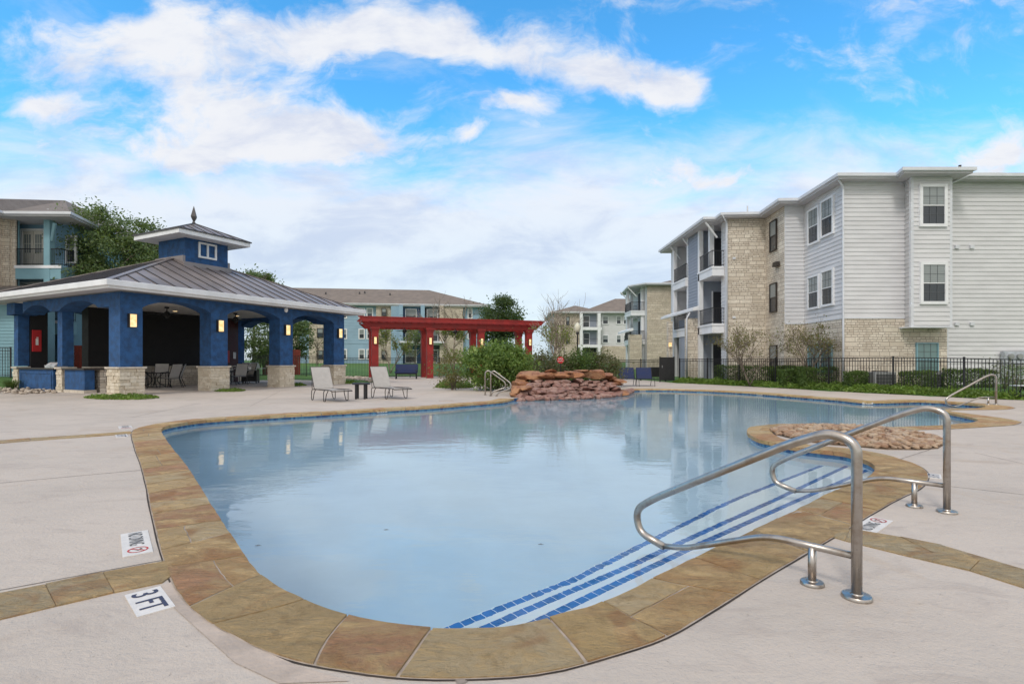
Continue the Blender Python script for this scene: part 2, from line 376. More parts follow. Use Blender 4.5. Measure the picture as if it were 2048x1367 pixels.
# ------------------------------------------------------------------ mesh builder
def XP(px, y): return (px-CX)/F*y
def ZP(py, y): return EYE+(HZ-py)/F*y
def G(px, py, z=0.0):
    y = (EYE-z)*F/(py-HZ); return Vector((XP(px, y), y, z))
WZ = -.10
def GW(px, py, z):      # point at depth z under the water seen through its surface
    p = G(px, py, WZ); r = math.hypot(p.x, p.y); th = math.atan2(r, EYE-WZ); tt = math.asin(math.sin(th)/1.33)
    s = (r+(WZ-z)*math.tan(tt))/r
    return Vector((p.x*s, p.y*s, z))

class MB:
    def __init__(s): s.v = []; s.f = []; s.mi = []; s.cur = 0
    def add(s, vs, fs):
        b = len(s.v); s.v += [tuple(p) for p in vs]; s.f += [tuple(i+b for i in f) for f in fs]; s.mi += [s.cur]*len(fs)
        return s
    def box(s, x0, y0, z0, x1, y1, z1):
        return s.add([(x0,y0,z0),(x1,y0,z0),(x1,y1,z0),(x0,y1,z0),(x0,y0,z1),(x1,y0,z1),(x1,y1,z1),(x0,y1,z1)],
              [(0,3,2,1),(4,5,6,7),(0,1,5,4),(1,2,6,5),(2,3,7,6),(3,0,4,7)])
    def obox(s, O, e, n, x0, x1, d0, d1, z0, z1):
        c = lambda x, d, z: (O[0]+e[0]*x+n[0]*d, O[1]+e[1]*x+n[1]*d, z)
        fs = [(0,3,2,1),(4,5,6,7),(0,1,5,4),(1,2,6,5),(2,3,7,6),(3,0,4,7)]
        if e[0]*n[1]-e[1]*n[0] < 0: fs = [tuple(reversed(f)) for f in fs]
        return s.add([c(x0,d0,z0),c(x1,d0,z0),c(x1,d1,z0),c(x0,d1,z0),c(x0,d0,z1),c(x1,d0,z1),c(x1,d1,z1),c(x0,d1,z1)], fs)
    def prism(s, poly, z0, z1):
        n = len(poly); A = sum(poly[i][0]*poly[(i+1)%n][1]-poly[(i+1)%n][0]*poly[i][1] for i in range(n))
        if A < 0: poly = poly[::-1]
        vs = [(p[0],p[1],z0) for p in poly]+[(p[0],p[1],z1) for p in poly]
        return s.add(vs, [tuple(range(n-1,-1,-1)), tuple(range(n, 2*n))]+[(i,(i+1)%n,(i+1)%n+n,i+n) for i in range(n)])
    def xprism(s, poly, O, e, n, d0, d1):     # poly in (x along e, z), extruded along n
        c = lambda p, d: (O[0]+e[0]*p[0]+n[0]*d, O[1]+e[1]*p[0]+n[1]*d, p[1]); k = len(poly)
        return s.add([c(p,d0) for p in poly]+[c(p,d1) for p in poly], [tuple(range(k)), tuple(range(2*k-1,k-1,-1))]+[(i,i+k,(i+1)%k+k,(i+1)%k) for i in range(k)])
    def tube(s, pts, r, n=10, r2=None, closed=False):
        pts = [Vector(p) for p in pts]; k = len(pts); rings = []
        up = None
        for i, p in enumerate(pts):
            if closed: t = pts[(i+1)%k]-pts[i-1]
            else: t = pts[min(i+1,k-1)]-pts[max(i-1,0)]
            t.normalize()
            if up is None: up = Vector((0,0,1)) if abs(t.z) < .9 else Vector((1,0,0))
            up = (up-t*up.dot(t)); 
            if up.length < 1e-5: up = t.orthogonal()
            up.normalize(); sd = t.cross(up)
            rr = r if r2 is None else r+(r2-r)*i/max(1,k-1)
            rings.append([p+up*math.cos(2*math.pi*j/n)*rr+sd*math.sin(2*math.pi*j/n)*rr for j in range(n)])
        vs = [q for rg in rings for q in rg]; fs = []
        for i in range(k if closed else k-1):
            a, b = i*n, ((i+1)%k)*n
            fs += [(a+j, b+j, b+(j+1)%n, a+(j+1)%n) for j in range(n)]
        if not closed: fs += [tuple(range(n)), tuple(range(k*n-1, k*n-n-1, -1))]
        return s.add(vs, fs)
    def lathe(s, prof, cx=0, cy=0, n=20):
        vs = []; k = len(prof)
        for r, z in prof: vs += [(cx+r*math.cos(2*math.pi*j/n), cy+r*math.sin(2*math.pi*j/n), z) for j in range(n)]
        fs = [(i*n+j, i*n+(j+1)%n, (i+1)*n+(j+1)%n, (i+1)*n+j) for i in range(k-1) for j in range(n)]
        fs += [tuple(range(n-1,-1,-1)), tuple(range((k-1)*n, k*n))]
        return s.add(vs, fs)
    def build(s, name, m, parent=None, smooth=False, world=False, bevel=0):
        v = s.v
        if world and parent:
            o = wl(parent); v = [(p[0]-o[0], p[1]-o[1], p[2]-o[2]) for p in v]
        me = bpy.data.meshes.new(name); me.from_pydata(v, [], s.f)
        ms = m if isinstance(m, (list, tuple)) else [m]
        for x in ms: me.materials.append(M[x] if isinstance(x, str) else x)
        if len(ms) > 1: me.polygons.foreach_set('material_index', s.mi)
        if smooth: me.polygons.foreach_set('use_smooth', [True]*len(me.polygons))
        uvs(me)
        o = bpy.data.objects.new(name, me); col.objects.link(o)
        if parent: o.parent = parent
        if smooth == 'auto': me.set_sharp_from_angle(angle=R(40))
        if bevel:
            bm = o.modifiers.new('bevel', 'BEVEL'); bm.width = bevel; bm.segments = 2; bm.limit_method = 'ANGLE'
        return o
def uvs(me):
    uvl = me.uv_layers.new(name='UVMap'); me.update()
    nl = len(me.loops)
    co = np.empty(len(me.vertices)*3); me.vertices.foreach_get('co', co); co = co.reshape(-1,3)
    vi = np.empty(nl, dtype=np.int32); me.loops.foreach_get('vertex_index', vi)
    npol = len(me.polygons); nm = np.empty(npol*3); me.polygons.foreach_get('normal', nm); nm = nm.reshape(-1,3)
    lt = np.empty(npol, dtype=np.int32); me.polygons.foreach_get('loop_total', lt)
    ln = np.repeat(nm, lt, axis=0); p = co[vi]
    h = np.hypot(ln[:,0], ln[:,1]); flat = h < .3; h[h < 1e-6] = 1
    u = (-ln[:,1]*p[:,0]+ln[:,0]*p[:,1])/h; v = p[:,2].copy()
    u[flat] = p[flat,0]; v[flat] = p[flat,1]
    uvl.data.foreach_set('uv', np.stack([u, v], 1).ravel())
def wl(o):
    t = Vector((0,0,0))
    while o: t = t+o.location; o = o.parent
    return t
def tag(o, label=None, cat=None, group=None, kind=None):
    if label: o['label'] = label
    if cat: o['category'] = cat
    if group: o['group'] = group
    if kind: o['kind'] = kind
    return o
def thing(name, label, cat, loc=(0,0,0), rz=0, group=None):
    o = bpy.data.objects.new(name, None); col.objects.link(o); o.location = loc; o.rotation_euler = (0,0,rz); o.empty_display_size = .2
    return tag(o, label, cat, group)
def copy_tree(o, parent=None):
    c = o.copy(); col.objects.link(c)
    if parent: c.parent = parent
    for ch in list(o.children): copy_tree(ch, c)
    return c
def dup(o, loc, rz, label):
    c = copy_tree(o); c.location = loc; c.rotation_euler = (0,0,rz); c['label'] = label; return c

def round_path(pts, r=.1, n=6):       # fillet polyline corners
    pts = [Vector(p) for p in pts]; out = [pts[0]]
    for i in range(1, len(pts)-1):
        a, b, c = pts[i-1], pts[i], pts[i+1]; u = (a-b); w_ = (c-b)
        rr = min(r, u.length*.48, w_.length*.48); u.normalize(); w_.normalize()
        p, q = b+u*rr, b+w_*rr
        for k in range(n+1):
            t = k/n; out.append(p*(1-t)**2+b*2*t*(1-t)+q*t*t)
    out.append(pts[-1]); return out

def text_mesh(txt, O, ex, ey, size, z):
    cu = bpy.data.curves.new('t', 'FONT'); cu.body = txt; cu.size = size; cu.offset = 0 if 'DIV' in txt else size*.012; cu.align_x = 'CENTER'; cu.align_y = 'CENTER'
    ob = bpy.data.objects.new('t', cu); col.objects.link(ob); dg = bpy.context.evaluated_depsgraph_get()
    me = ob.evaluated_get(dg).to_mesh(); vs = [v.co.copy() for v in me.vertices]; fs = [tuple(p.vertices) for p in me.polygons]
    ob.to_mesh_clear(); bpy.data.objects.remove(ob); bpy.data.curves.remove(cu)
    ex, ey = Vector(ex), Vector(ey); ez = ex.cross(ey)
    return [Vector(O)+ex*v.x+ey*v.y+ez*z for v in vs], fs

# ------------------------------------------------------------------ foliage
def leaf_mesh(name, m, C, size, parent=None, squash=1.0, jitter=.5):
    n = len(C); C = np.asarray(C)
    a = rng.normal(size=(n,3)); a /= np.linalg.norm(a, axis=1)[:,None]
    b = rng.normal(size=(n,3)); b -= a*(a*b).sum(1)[:,None]; b /= np.linalg.norm(b, axis=1)[:,None]
    s = size*(1+jitter*(rng.random(n)-.5)*2)[:,None]
    c = np.cross(a, b)*s*.12
    V = np.stack([C-a*s, C-b*s*.45+c, C+a*s, C+b*s*.45+c], 1).reshape(-1,3)
    me = bpy.data.meshes.new(name); me.vertices.add(4*n); me.vertices.foreach_set('co', V.ravel())
    me.loops.add(4*n); me.loops.foreach_set('vertex_index', np.arange(4*n, dtype=np.int32))
    me.polygons.add(n); me.polygons.foreach_set('loop_start', np.arange(0, 4*n, 4, dtype=np.int32))
    me.update(); me.validate(); me.materials.append(M[m])
    o = bpy.data.objects.new(name, me); col.objects.link(o)
    if parent: o.parent = parent
    return o
def clumps(center, rad, nclump, nleaf, spread, shell=.55, flat_bottom=None):
    d = rng.normal(size=(nclump,3)); d /= np.linalg.norm(d, axis=1)[:,None]
    r = shell+(1-shell)*rng.random(nclump)**.6
    cc = d*r[:,None]*np.array(rad)
    w_ = rng.random(nclump)+.3; idx = rng.choice(nclump, nleaf, p=w_/w_.sum())
    sp = spread*(.6+.8*rng.random(nclump))
    p = cc[idx]+rng.normal(size=(nleaf,3))*sp[idx][:,None]*np.array([1,1,.7])
    p += np.array(center)
    if flat_bottom is not None: p = p[p[:,2] > flat_bottom]
    return p
def branch(mb, p, d, L, r, depth, spread=.5, up=.1, tips=None, kids=3):
    segs = 4; pts = [Vector(p)]; dd = Vector(d)
    for i in range(segs):
        dd = (dd+Vector((random.gauss(0,.13), random.gauss(0,.13), random.gauss(0,.08)+up*.15))).normalized(); pts.append(pts[-1]+dd*L/segs)
    mb.tube(pts, r, 6 if r > .03 else 4, r*.55)
    if tips is not None and depth <= 1: tips += pts[2:]
    if depth > 0:
        for k in range(kids):
            q = pts[random.choice([2,3,4])] if k else pts[-1]
            nd = (dd+Vector((random.gauss(0,spread), random.gauss(0,spread), random.gauss(.1,spread*.6)))).normalized()
            branch(mb, q, nd, L*random.uniform(.55,.8), r*.55, depth-1, spread, up, tips, kids)
def tree(name, label, loc, H, trunk_r, crown_c, crown_r, nleaf, lsize, m, bark='bark', cat='tree', group=None, nclump=90, spread=.35, shell=.45, limbs=6, flat=None):
    t = thing(name, label, cat, loc, group=group)
    mb = MB(); c = Vector(crown_c); top = Vector((c.x*.5, c.y*.5, c.z-crown_r[2]*.55))
    mb.tube([(0,0,-.1),(c.x*.1,c.y*.1,top.z*.4),tuple(top)], trunk_r, 10, trunk_r*.6)
    for k in range(limbs):
        a = 2*math.pi*k/limbs+random.random(); e = c+Vector((math.cos(a)*crown_r[0]*.75, math.sin(a)*crown_r[1]*.75, random.uniform(-.3,.7)*crown_r[2]))
        mid = top.lerp(e, .5)+Vector((0,0,.1*H*.3)); mb.tube([tuple(top*.85), tuple(mid), tuple(e)], trunk_r*.5, 6, trunk_r*.1)
        branch(mb, mid, (e-mid).normalized(), (e-mid).length, trunk_r*.22, 1, .6)
    mb.build('trunk', bark, t, True)
    leaf_mesh('crown', m, clumps(crown_c, crown_r, nclump, nleaf, spread, shell, flat), lsize, t)
    return t
def bare_tree(name, label, loc, H, r, m_leaf=None, nleaf=0, lsize=.07, bark='bark_pale', seed=0, stems=1, spread=.5, depth=3, cat='tree', group=None, leafc=None):
    random.seed(seed); t = thing(name, label, cat, loc, group=group); mb = MB(); tips = []
    for s_ in range(stems):
        a = random.random()*6.28; d = Vector((math.cos(a)*.25*(stems>1), math.sin(a)*.25*(stems>1), 1)).normalized()
        branch(mb, (0,0,-.05), d, H*.42, r, depth, spread, .5, tips, 4)
    mb.build('trunk' if stems == 1 else 'stems', bark, t, True)
    if m_leaf and nleaf:
        tp = np.array([tuple(p) for p in tips]); 
        if leafc is not None: tp = tp[(tp[:,2] > leafc[0]) & (tp[:,2] < leafc[1])]
        C = tp[rng.integers(0, len(tp), nleaf)]+rng.normal(size=(nleaf,3))*.13
        leaf_mesh('crown', m_leaf, C, lsize, t)
    return t
def bush(name, label, loc, rad, H, nleaf, lsize, m, cat='shrub', group=None, shape='round', rz=0):
    t = thing(name, label, cat, loc, rz, group); mb = MB()
    for k in range(7):
        a = random.random()*6.28; mb.tube([(random.gauss(0,.05),random.gauss(0,.05),-.05),(math.cos(a)*rad[0]*.3,math.sin(a)*rad[1]*.3,H*.45),(math.cos(a)*rad[0]*.6,math.sin(a)*rad[1]*.6,H*.75)], .025, 5, .008)
    mb.build('stems', 'bark', t, True)
    if shape == 'round':
        C = clumps((0,0,H*.52), (rad[0]*.86, rad[1]*.86, H*.46), 60, nleaf, .16*min(1.4,H), .5, .02)
    else:    # clipped box hedge: leaves in the volume, thicker near the faces
        p = rng.random((nleaf,3))*2-1; ax = rng.integers(0,3,nleaf); k = rng.random(nleaf) < .75
        sgn = np.sign(p[np.arange(nleaf), ax]); p[np.arange(nleaf)[k], ax[k]] = sgn[k]*(1-rng.random(k.sum())**2*.25)
        b_ = np.array([.5*math.sin(x*5)*.06+math.sin(x*13+1)*.03 for x in p[:,0]*rad[0]])
        C = np.stack([p[:,0]*rad[0], p[:,1]*rad[1]*(1+b_), (p[:,2]*.5+.5)*H*(1+b_)], 1)+rng.normal(size=(nleaf,3))*.02
    leaf_mesh('foliage', m, C, lsize, t)
    return t

# ------------------------------------------------------------------ pool outline (inner lip of the coping), counter-clockwise
CW = .44
pool_px = [(321,858,CW),(337,890,CW),(361,921,CW),(391,966,CW),(414,1005,CW),(439,1044,CW),(461,1078,CW),(510,1147,.42),(560,1182,.42),(608,1206,.41),(693,1236,.41),(778,1252,.40),(871,1261,.40),
  (960,1261,.40),(1037,1256,.40),(1119,1236,.41),(1205,1211,.42),(1291,1170,.43),(1384,1123,.44),(1486,1074,.45),(1564,1037,.46),(1621,1009,.47),(1677,981,.5),(1731,960,.5),(1752,943,.5),(1753,933,.5),(1742,924,.5),(1716,914,.5),
  (1690,906,.46),(1630,899,.42),(1588,894,.42),(1553,886,.42),(1523,880,.42),(1503,871,.42),(1496,862,.42),(1504,854,.42),(1529,850,.42),(1588,848,.42),(1648,850,.42),(1725,853,.42),(1790,854,.42),(1856,852,.45),(1915,848,.5),(1951,844,.6),
  (1957,839,.7),(1939,833.5,.6),(1903,826,.35),(1888,823,.22),(1879,820.6,.2),(1893,818.4,.22),(1925,817,.35),(1957,816,.5),(1973,813,.6),(1960,809.6,.55),(1915,805.5,.5),(1841,801.5,.5),(1767,803,.5),(1722,802.5,.5),(1677,798,.5),(1618,793.5,.5),(1559,789,.5),(1499,784.5,.5),(1440,781.5,.5),
  (1364,779,.5),(1300,778,.5),(1262,779,.5),(1252,784,.1),(1208,790,.1),(1120,794.5,.1),(1038,795.5,.1),(1027,797,.5),(1005,802,.5),(934,808,.5),(856,814,.5),(778,818,.5),(700,823,.5),(576,830,.5),(473,836,.48),(405,841,.47),(354,848,.45),(330,853,.44)]
ctrl = [(G(a, b), w_) for a, b, w_ in pool_px]
def catmull(ctrl, step=.05):
    out = []; n = len(ctrl)
    for i in range(n):
        p0, p1, p2, p3 = (ctrl[(i+k-1)%n][0] for k in range(4)); w1, w2 = ctrl[i][1], ctrl[(i+1)%n][1]
        t0 = 0; t1 = t0+max(1e-3,(p1-p0).length)**.5; t2 = t1+max(1e-3,(p2-p1).length)**.5; t3 = t2+max(1e-3,(p3-p2).length)**.5
        m = max(2, int((p2-p1).length/step))
        for k in range(m):
            t = t1+(t2-t1)*k/m
            A1 = p0*((t1-t)/(t1-t0))+p1*((t-t0)/(t1-t0)); A2 = p1*((t2-t)/(t2-t1))+p2*((t-t1)/(t2-t1)); A3 = p2*((t3-t)/(t3-t2))+p3*((t-t2)/(t3-t2))
            B1 = A1*((t2-t)/(t2-t0))+A2*((t-t0)/(t2-t0)); B2 = A2*((t3-t)/(t3-t1))+A3*((t-t1)/(t3-t1))
            out.append((B1*((t2-t)/(t2-t1))+B2*((t-t1)/(t2-t1)), w1+(w2-w1)*k/m, i))
    return out
curve = catmull(ctrl)
NC = len(curve); IN = [c[0] for c in curve]; 
NRM = []
for i in range(NC):
    t = IN[(i+3)%NC]-IN[i-3]; t.normalize(); NRM.append(Vector((t.y, -t.x, 0)))
OUT = [IN[i]+NRM[i]*curve[i][1] for i in range(NC)]
S = [0.0]
for i in range(NC): S.append(S[-1]+(IN[(i+1)%NC]-IN[i]).length)
seg_of = [c[2] for c in curve]
_k0 = [p[:2] for p in pool_px].index((1262,779)); _k1 = [p[:2] for p in pool_px].index((1027,797))
i_fall0 = next(i for i in range(NC) if seg_of[i] == _k0); i_fall1 = next(i for i in range(NC) if seg_of[i] == _k1)
def pip(x, y, poly):
    c = False; j = len(poly)-1
    for i in range(len(poly)):
        if (poly[i][1] > y) != (poly[j][1] > y) and x < (poly[j][0]-poly[i][0])*(y-poly[i][1])/(poly[j][1]-poly[i][1])+poly[i][0]: c = not c
        j = i
    return c

# deck with the pool cut out
deck_out = [(-34,-6),(24,-6),(23,8),(19.5,14.5)]+[tuple(G(a,b).xy) for a, b in ((2040,799.5),(1960,797),(1850,791),(1720,785),(1600,778),(1480,771.5),(1345,765))]+[(9.4,33.5),(8.6,37.5),(8.6,41),(2,46.5),(-2.5,46),(-14.2,41.5),(-14.2,38.2),(-10.9,36.2),(-8.0,33),(-9.4,30.4),(-12.5,34.8),(-15.0,36.4),(-24.5,31.8),(-23.0,27.6),(-20.6,23.9),(-24,22.6),(-34,23.5)]
hole = [(IN[i]+NRM[i]*min(.1, curve[i][1]*.5)) for i in range(0, NC, 3)]
bm = bmesh.new()
def loop(pts):
    vs = [bm.verts.new((p[0], p[1], 0)) for p in pts]
    return [bm.edges.new((vs[i], vs[(i+1)%len(vs)])) for i in range(len(vs))]
ed = loop(deck_out)+loop(hole)
bmesh.ops.triangle_fill(bm, edges=ed, use_beauty=True, use_dissolve=False)
for f in bm.faces:
    if f.normal.z < 0: f.normal_flip()
me = bpy.data.meshes.new('pool_deck'); bm.to_mesh(me); bm.free(); me.materials.append(M['deck_concrete']); uvs(me)
deck = bpy.data.objects.new('pool_deck', me); col.objects.link(deck); tag(deck, kind='structure')

# terrain with gentle rise away from the deck
def segd(x, y, poly):
    d = 1e9
    for i in range(len(poly)):
        ax, ay = poly[i]; bx, by = poly[(i+1)%len(poly)]; dx, dy = bx-ax, by-ay
        t = max(0, min(1, ((x-ax)*dx+(y-ay)*dy)/(dx*dx+dy*dy))); d = min(d, math.hypot(x-ax-t*dx, y-ay-t*dy))
    return d
def hterr(x, y):
    d = segd(x, y, deck_out)
    if pip(x, y, deck_out): return -.06 if d > .25 else -.06
    h = .02+min(.12, d*.08)+max(0, min(45, d-1))*.019
    if x < -20 and y < 34: h += min(.3, d*.12)
    return h
xs = [-900,-400,-150,-80,-60]+[-50+i*1.0 for i in range(90)]+[45,60,90,150,400,900]
ys = [-300,-100,-40,-15]+[-8+i*1.0 for i in range(56)]+[52,60,70,85,110,150,300,700,1500]
vs = [(x, y, hterr(x, y)) for y in ys for x in xs]; nx = len(xs); fs = []
for j in range(len(ys)-1):
    for i in range(nx-1):
        mx, my = (xs[i]+xs[i+1])/2, (ys[j]+ys[j+1])/2
        if pip(mx, my, deck_out) and segd(mx, my, deck_out) > 1.6: continue
        fs.append((j*nx+i, j*nx+i+1, (j+1)*nx+i+1, (j+1)*nx+i))
mb = MB(); mb.add(vs, fs); tag(mb.build('lawn', 'lawn', smooth=True), kind='structure')

# coping stones
mb = MB(); mb.cur = 1
def lerp_pts(A, f):
    i = int(f) % NC; t = f-int(f); return A[i].lerp(A[(i+1)%NC], t)
def idx_at(s_):
    s_ = s_ % S[-1]; lo, hi = 0, NC
    while hi-lo > 1:
        m_ = (lo+hi)//2
        if S[m_] <= s_: lo = m_
        else: hi = m_
    return lo+(s_-S[lo])/max(1e-6, S[lo+1]-S[lo])
random.seed(11)
s0 = S[i_fall1]; s1 = S[i_fall0]+S[-1]
# mortar bed under the stones
vs = []; fs = []; k = 0; n_ = int((s1-s0)/.08)
for i in range(n_+1):
    f = idx_at(s0+(s1-s0)*i/n_); a = lerp_pts(IN, f); b = lerp_pts(OUT, f); vs += [(a.x,a.y,.004),(b.x,b.y,.004)]
fs = [(2*i, 2*i+1, 2*i+3, 2*i+2) for i in range(n_)]
mb.add(vs, fs); mb.cur = 0
s_ = s0; jo = 0.0; first = True
while s_ < s1-.1:
    L = random.uniform(.34, .66); e_ = min(s1, s_+L)
    if s1-e_ < .3: e_ = s1
    jn = random.uniform(-.09, .09); wloc = curve[int(idx_at(s_)) % NC][1]
    if wloc < .36: jn *= .2
    wide = curve[int(idx_at(s_))%NC][1] > .36
    cut_ = random.uniform(.38, .62) if (wide and random.random() < .28) else None
    for (ua, ub) in (((0, 1),) if cut_ is None else ((0, cut_-.012), (cut_+.012, 1))):
        m_ = max(3, int((e_-s_)/.06)); zt = .014+random.uniform(-.003,.005); vs = []; nrow = 4
        for i in range(m_+1):
            t = i/m_; g = .007
            for q in range(nrow+1):
                u = ua+(ub-ua)*q/nrow
                ss_ = s_+g+(e_-s_-2*g)*t + (jo*(1-t)+jn*t)*(u-.5)*2*(1 if wide else 0)
                f = idx_at(ss_); a = lerp_pts(IN, f); b = lerp_pts(OUT, f); p = a.lerp(b, u)
                edge = q in (0, nrow) or i in (0, m_); nz_ = noise.noise(p*9)*.009 if edge else 0
                if u == 0: p = p - (b-a).normalized()*(.02+.008*noise.noise(p*6))
                elif u == 1: p = p - (b-a).normalized()*(.006+.014*abs(noise.noise(p*4)))
                else: p = p + (b-a).normalized()*nz_
                if i in (0, m_): d_ = Vector((b.y-a.y, a.x-b.x, 0)).normalized(); p = p+d_*nz_*.8
                vs.append((p.x, p.y, zt+.005*noise.noise(p*5)-(.006 if edge else 0)))
        W_ = nrow+1; fs = [(i*W_+q, i*W_+q+1, (i+1)*W_+q+1, (i+1)*W_+q) for i in range(m_) for q in range(nrow)]
        base_n = len(vs); ring = [i*W_ for i in range(m_+1)]+[m_*W_+q for q in range(1, W_)]+[i*W_+nrow for i in range(m_-1,-1,-1)]+[q for q in range(nrow-1,0,-1)]
        vs += [(vs[r_][0], vs[r_][1], -.05) for r_ in ring]
        nr = len(ring); fs += [(ring[i], ring[(i+1)%nr], base_n+(i+1)%nr, base_n+i) for i in range(nr)]
        mb.add(vs, fs)
    jo = jn; s_ = e_
cop = mb.build('pool_coping', ['flagstone', 'mortar'], smooth='auto')
for p in cop.data.polygons: pass
tag(cop, kind='structure')
# dark expansion joint along the outer edge of the coping
mb = MB(); vs = []
for i in range(n_+1):
    f = idx_at(s0+(s1-s0)*i/n_); a = lerp_pts(IN, f); b = lerp_pts(OUT, f); d = (b-a).normalized(); wv_ = .010+.008*abs(noise.noise(b*1.3)); 
    vs += [tuple(b-d*.02+Vector((0,0,.002))), tuple(b+d*(wv_-.002)+Vector((0,0,.002)))]
mb.add(vs, [(2*i, 2*i+1, 2*i+3, 2*i+2) for i in range(n_)]); 
tag(mb.build('expansion_joint', 'joint_dark'), kind='structure')
# a paler strip of newer concrete outside the near-left curve
strip = [(352,1160),(372,1196),(420,1243),(500,1290),(600,1333),(700,1362),(560,1367),(470,1325),(400,1262),(350,1217),(322,1172)]
mat('patch_concrete', (.44,.365,.31), .9, var=.12, vscale=3, bump=.5, bscale=30)
mb = MB(); mb.add([tuple(G(a,b)+Vector((0,0,.0035)) ) for a,b in strip[:6]]+[tuple(G(a,b)+Vector((0,0,.0035))) for a,b in strip[6:][::-1]], [(i, 6+min(i,4), 6+min(i+1,4), i+1) for i in range(5)])
tag(mb.build('deck_patch', 'patch_concrete'), kind='structure')
# flagstone bands across the deck
def band(pxs, name='stone_band', z=.009):
    mb = MB(); mb.cur = 0
    for q in pxs:
        P_ = [G(a, b) for a, b in q]; c = sum(P_, Vector((0,0,0)))/len(P_)
        mb.prism([(p.lerp(c, .012).x, p.lerp(c, .012).y) for p in P_], -.03, z+random.uniform(-.002,.002))
    tag(mb.build(name, ['flagstone']), kind='structure')
band([[(-60,1198),(90,1169),(112,1213),(-60,1254)],[(90,1169),(205,1145),(228,1186),(112,1213)],[(205,1145),(343,1120),(346,1150),(325,1166),(228,1186)]])
band([[(-60,885.5),(60,876),(62,881.5),(-60,891.5)],[(60,876),(170,869),(172,874),(62,881.5)],[(170,869),(262,862.5),(264,867),(172,874)]])
band([[(1664,1052),(1700,1057),(1690,1082),(1648,1069)],[(1700,1057),(1800,1074),(1868,1107),(1820,1114),(1690,1082)],[(1800,1074),(1880,1090),(1960,1122),(1940,1142),(1820,1114),(1868,1107)],[(1880,1090),(2110,1158),(2110,1196),(1940,1142),(1960,1122)]])
# saw-cut joints in the concrete
mb = MB()
def cut(a, b, w_=.006):
    A, B = G(*a), G(*b); d = (B-A).normalized(); n = Vector((-d.y, d.x, 0))*w_; z = Vector((0,0,.003))
    k = 20; vs = []
    for i in range(k+1):
        p = A.lerp(B, i/k)+n*noise.noise(Vector((i*.7, a[0], a[1])))*1.0; vs += [tuple(p-n+z), tuple(p+n+z)]
    mb.add(vs, [(2*i, 2*i+1, 2*i+3, 2*i+2) for i in range(k)])
cut((-40,969),(290,939)); cut((-40,1187),(345,1116),.005); cut((1800,918),(1865,897)); cut((1835,965),(2060,990),.005); cut((264,834),(400,806)); cut((264,834),(-40,846)); cut((0,815),(420,792),.005); cut((500,812),(560,782)); cut((700,806),(1000,770),.006); cut((1900,858),(2060,848)); cut((920,1357),(925,1367),.02)
cut((1950,905),(2060,930),.004); cut((420,800),(640,770),.005)
tag(mb.build('control_joint', 'joint_faint'), kind='structure')

# pool shell: tile band, wall, floor, steps
FL = -1.02
mb = MB(); vs = []; wall_off = [IN[i]+NRM[i]*.012 for i in range(NC)]
for (z0, z1, mm) in ((-.005, -.17, 0), (-.17, FL-.6, 1)):
    b0 = []; 
    for i in range(NC): b0 += [(wall_off[i].x, wall_off[i].y, z0), (wall_off[i].x, wall_off[i].y, z1)]
    mb.cur = mm; mb.add(b0, [(2*i, 2*i+1, (2*i+3)%(2*NC), (2*i+2)%(2*NC)) for i in range(NC)])
ps = mb.build('pool_wall', ['blue_mosaic', 'plaster'])
uvl = ps.data.uv_layers[0].data
for p in ps.data.polygons:
    for li in p.loop_indices:
        vi = ps.data.loops[li].vertex_index; k = (vi % (2*NC))//2; s_ = S[k]
        if k == 0 and p.index % NC == NC-1: s_ = S[-1]
        uvl[li].uv = (s_, ps.data.vertices[vi].co.z)
tag(ps, kind='structure')
mb = MB(); x0, x1, y0, y1 = -9, 17, 1.5, 27; vs = []; gx, gy = 26, 26
for j in range(gy+1):
    for i in range(gx+1):
        x = x0+(x1-x0)*i/gx; y = y0+(y1-y0)*j/gy; vs.append((x, y, FL-.45*max(0, min(1, (y-7)/9))-.03*math.sin(x)))
mb.add(vs, [(j*(gx+1)+i, j*(gx+1)+i+1, (j+1)*(gx+1)+i+1, (j+1)*(gx+1)+i) for j in range(gy) for i in range(gx)])
tag(mb.build('pool_floor', 'plaster', smooth=True), kind='structure')
SZ = (-.30, -.54, -.78)
lines = [[(1021,1257),(1384,1087),(1560,1010),(1731,937)], [(931,1262),(1250,1128),(1537,1000),(1688,930)], [(871,1259),(1150,1150),(1455,1000),(1639,929)]]
mb = MB(); mt = MB(); nd = Vector((.68, -.73, 0))
for li, (pl, z) in enumerate(zip(lines, SZ)):
    P_ = [GW(a, b, z) for a, b in pl]
    d0 = (P_[0]-P_[1]).normalized(); d1 = (P_[-1]-P_[-2]).normalized()
    ext = [P_[0]+d0*.9]+P_+[P_[-1]+d1*.9]
    back = [p+nd*2.6 for p in ext]; n = len(ext); lo = FL-.5
    vs = [tuple(p) for p in ext]+[(p.x,p.y,z) for p in back]+[(p.x,p.y,lo) for p in ext]
    mb.add(vs, [(i, i+n, i+1+n, i+1) for i in range(n-1)]+[(i, i+1, i+1+2*n, i+2*n) for i in range(n-1)])
    # row of square tiles on the nose
    pts = P_; tot = sum((pts[i+1]-pts[i]).length for i in range(len(pts)-1)); st = .088; s_ = 0
    def at(s_):
        for i in range(len(pts)-1):
            l_ = (pts[i+1]-pts[i]).length
            if s_ <= l_: return pts[i].lerp(pts[i+1], s_/l_)
            s_ -= l_
        return pts[-1]
    while s_ < tot-.02:
        a, b = at(s_+.004), at(min(tot, s_+st-.004)); d = (b-a).normalized(); n2_ = Vector((d.y, -d.x, 0)); e1 = .012; wd = .062
        q = [a+n2_*e1, b+n2_*e1, b+n2_*(e1+wd), a+n2_*(e1+wd)]; mt.prism([(p.x,p.y) for p in q], z-.02, z+.004); s_ += st
tag(mb.build('pool_steps', 'plaster_step'), kind='structure')
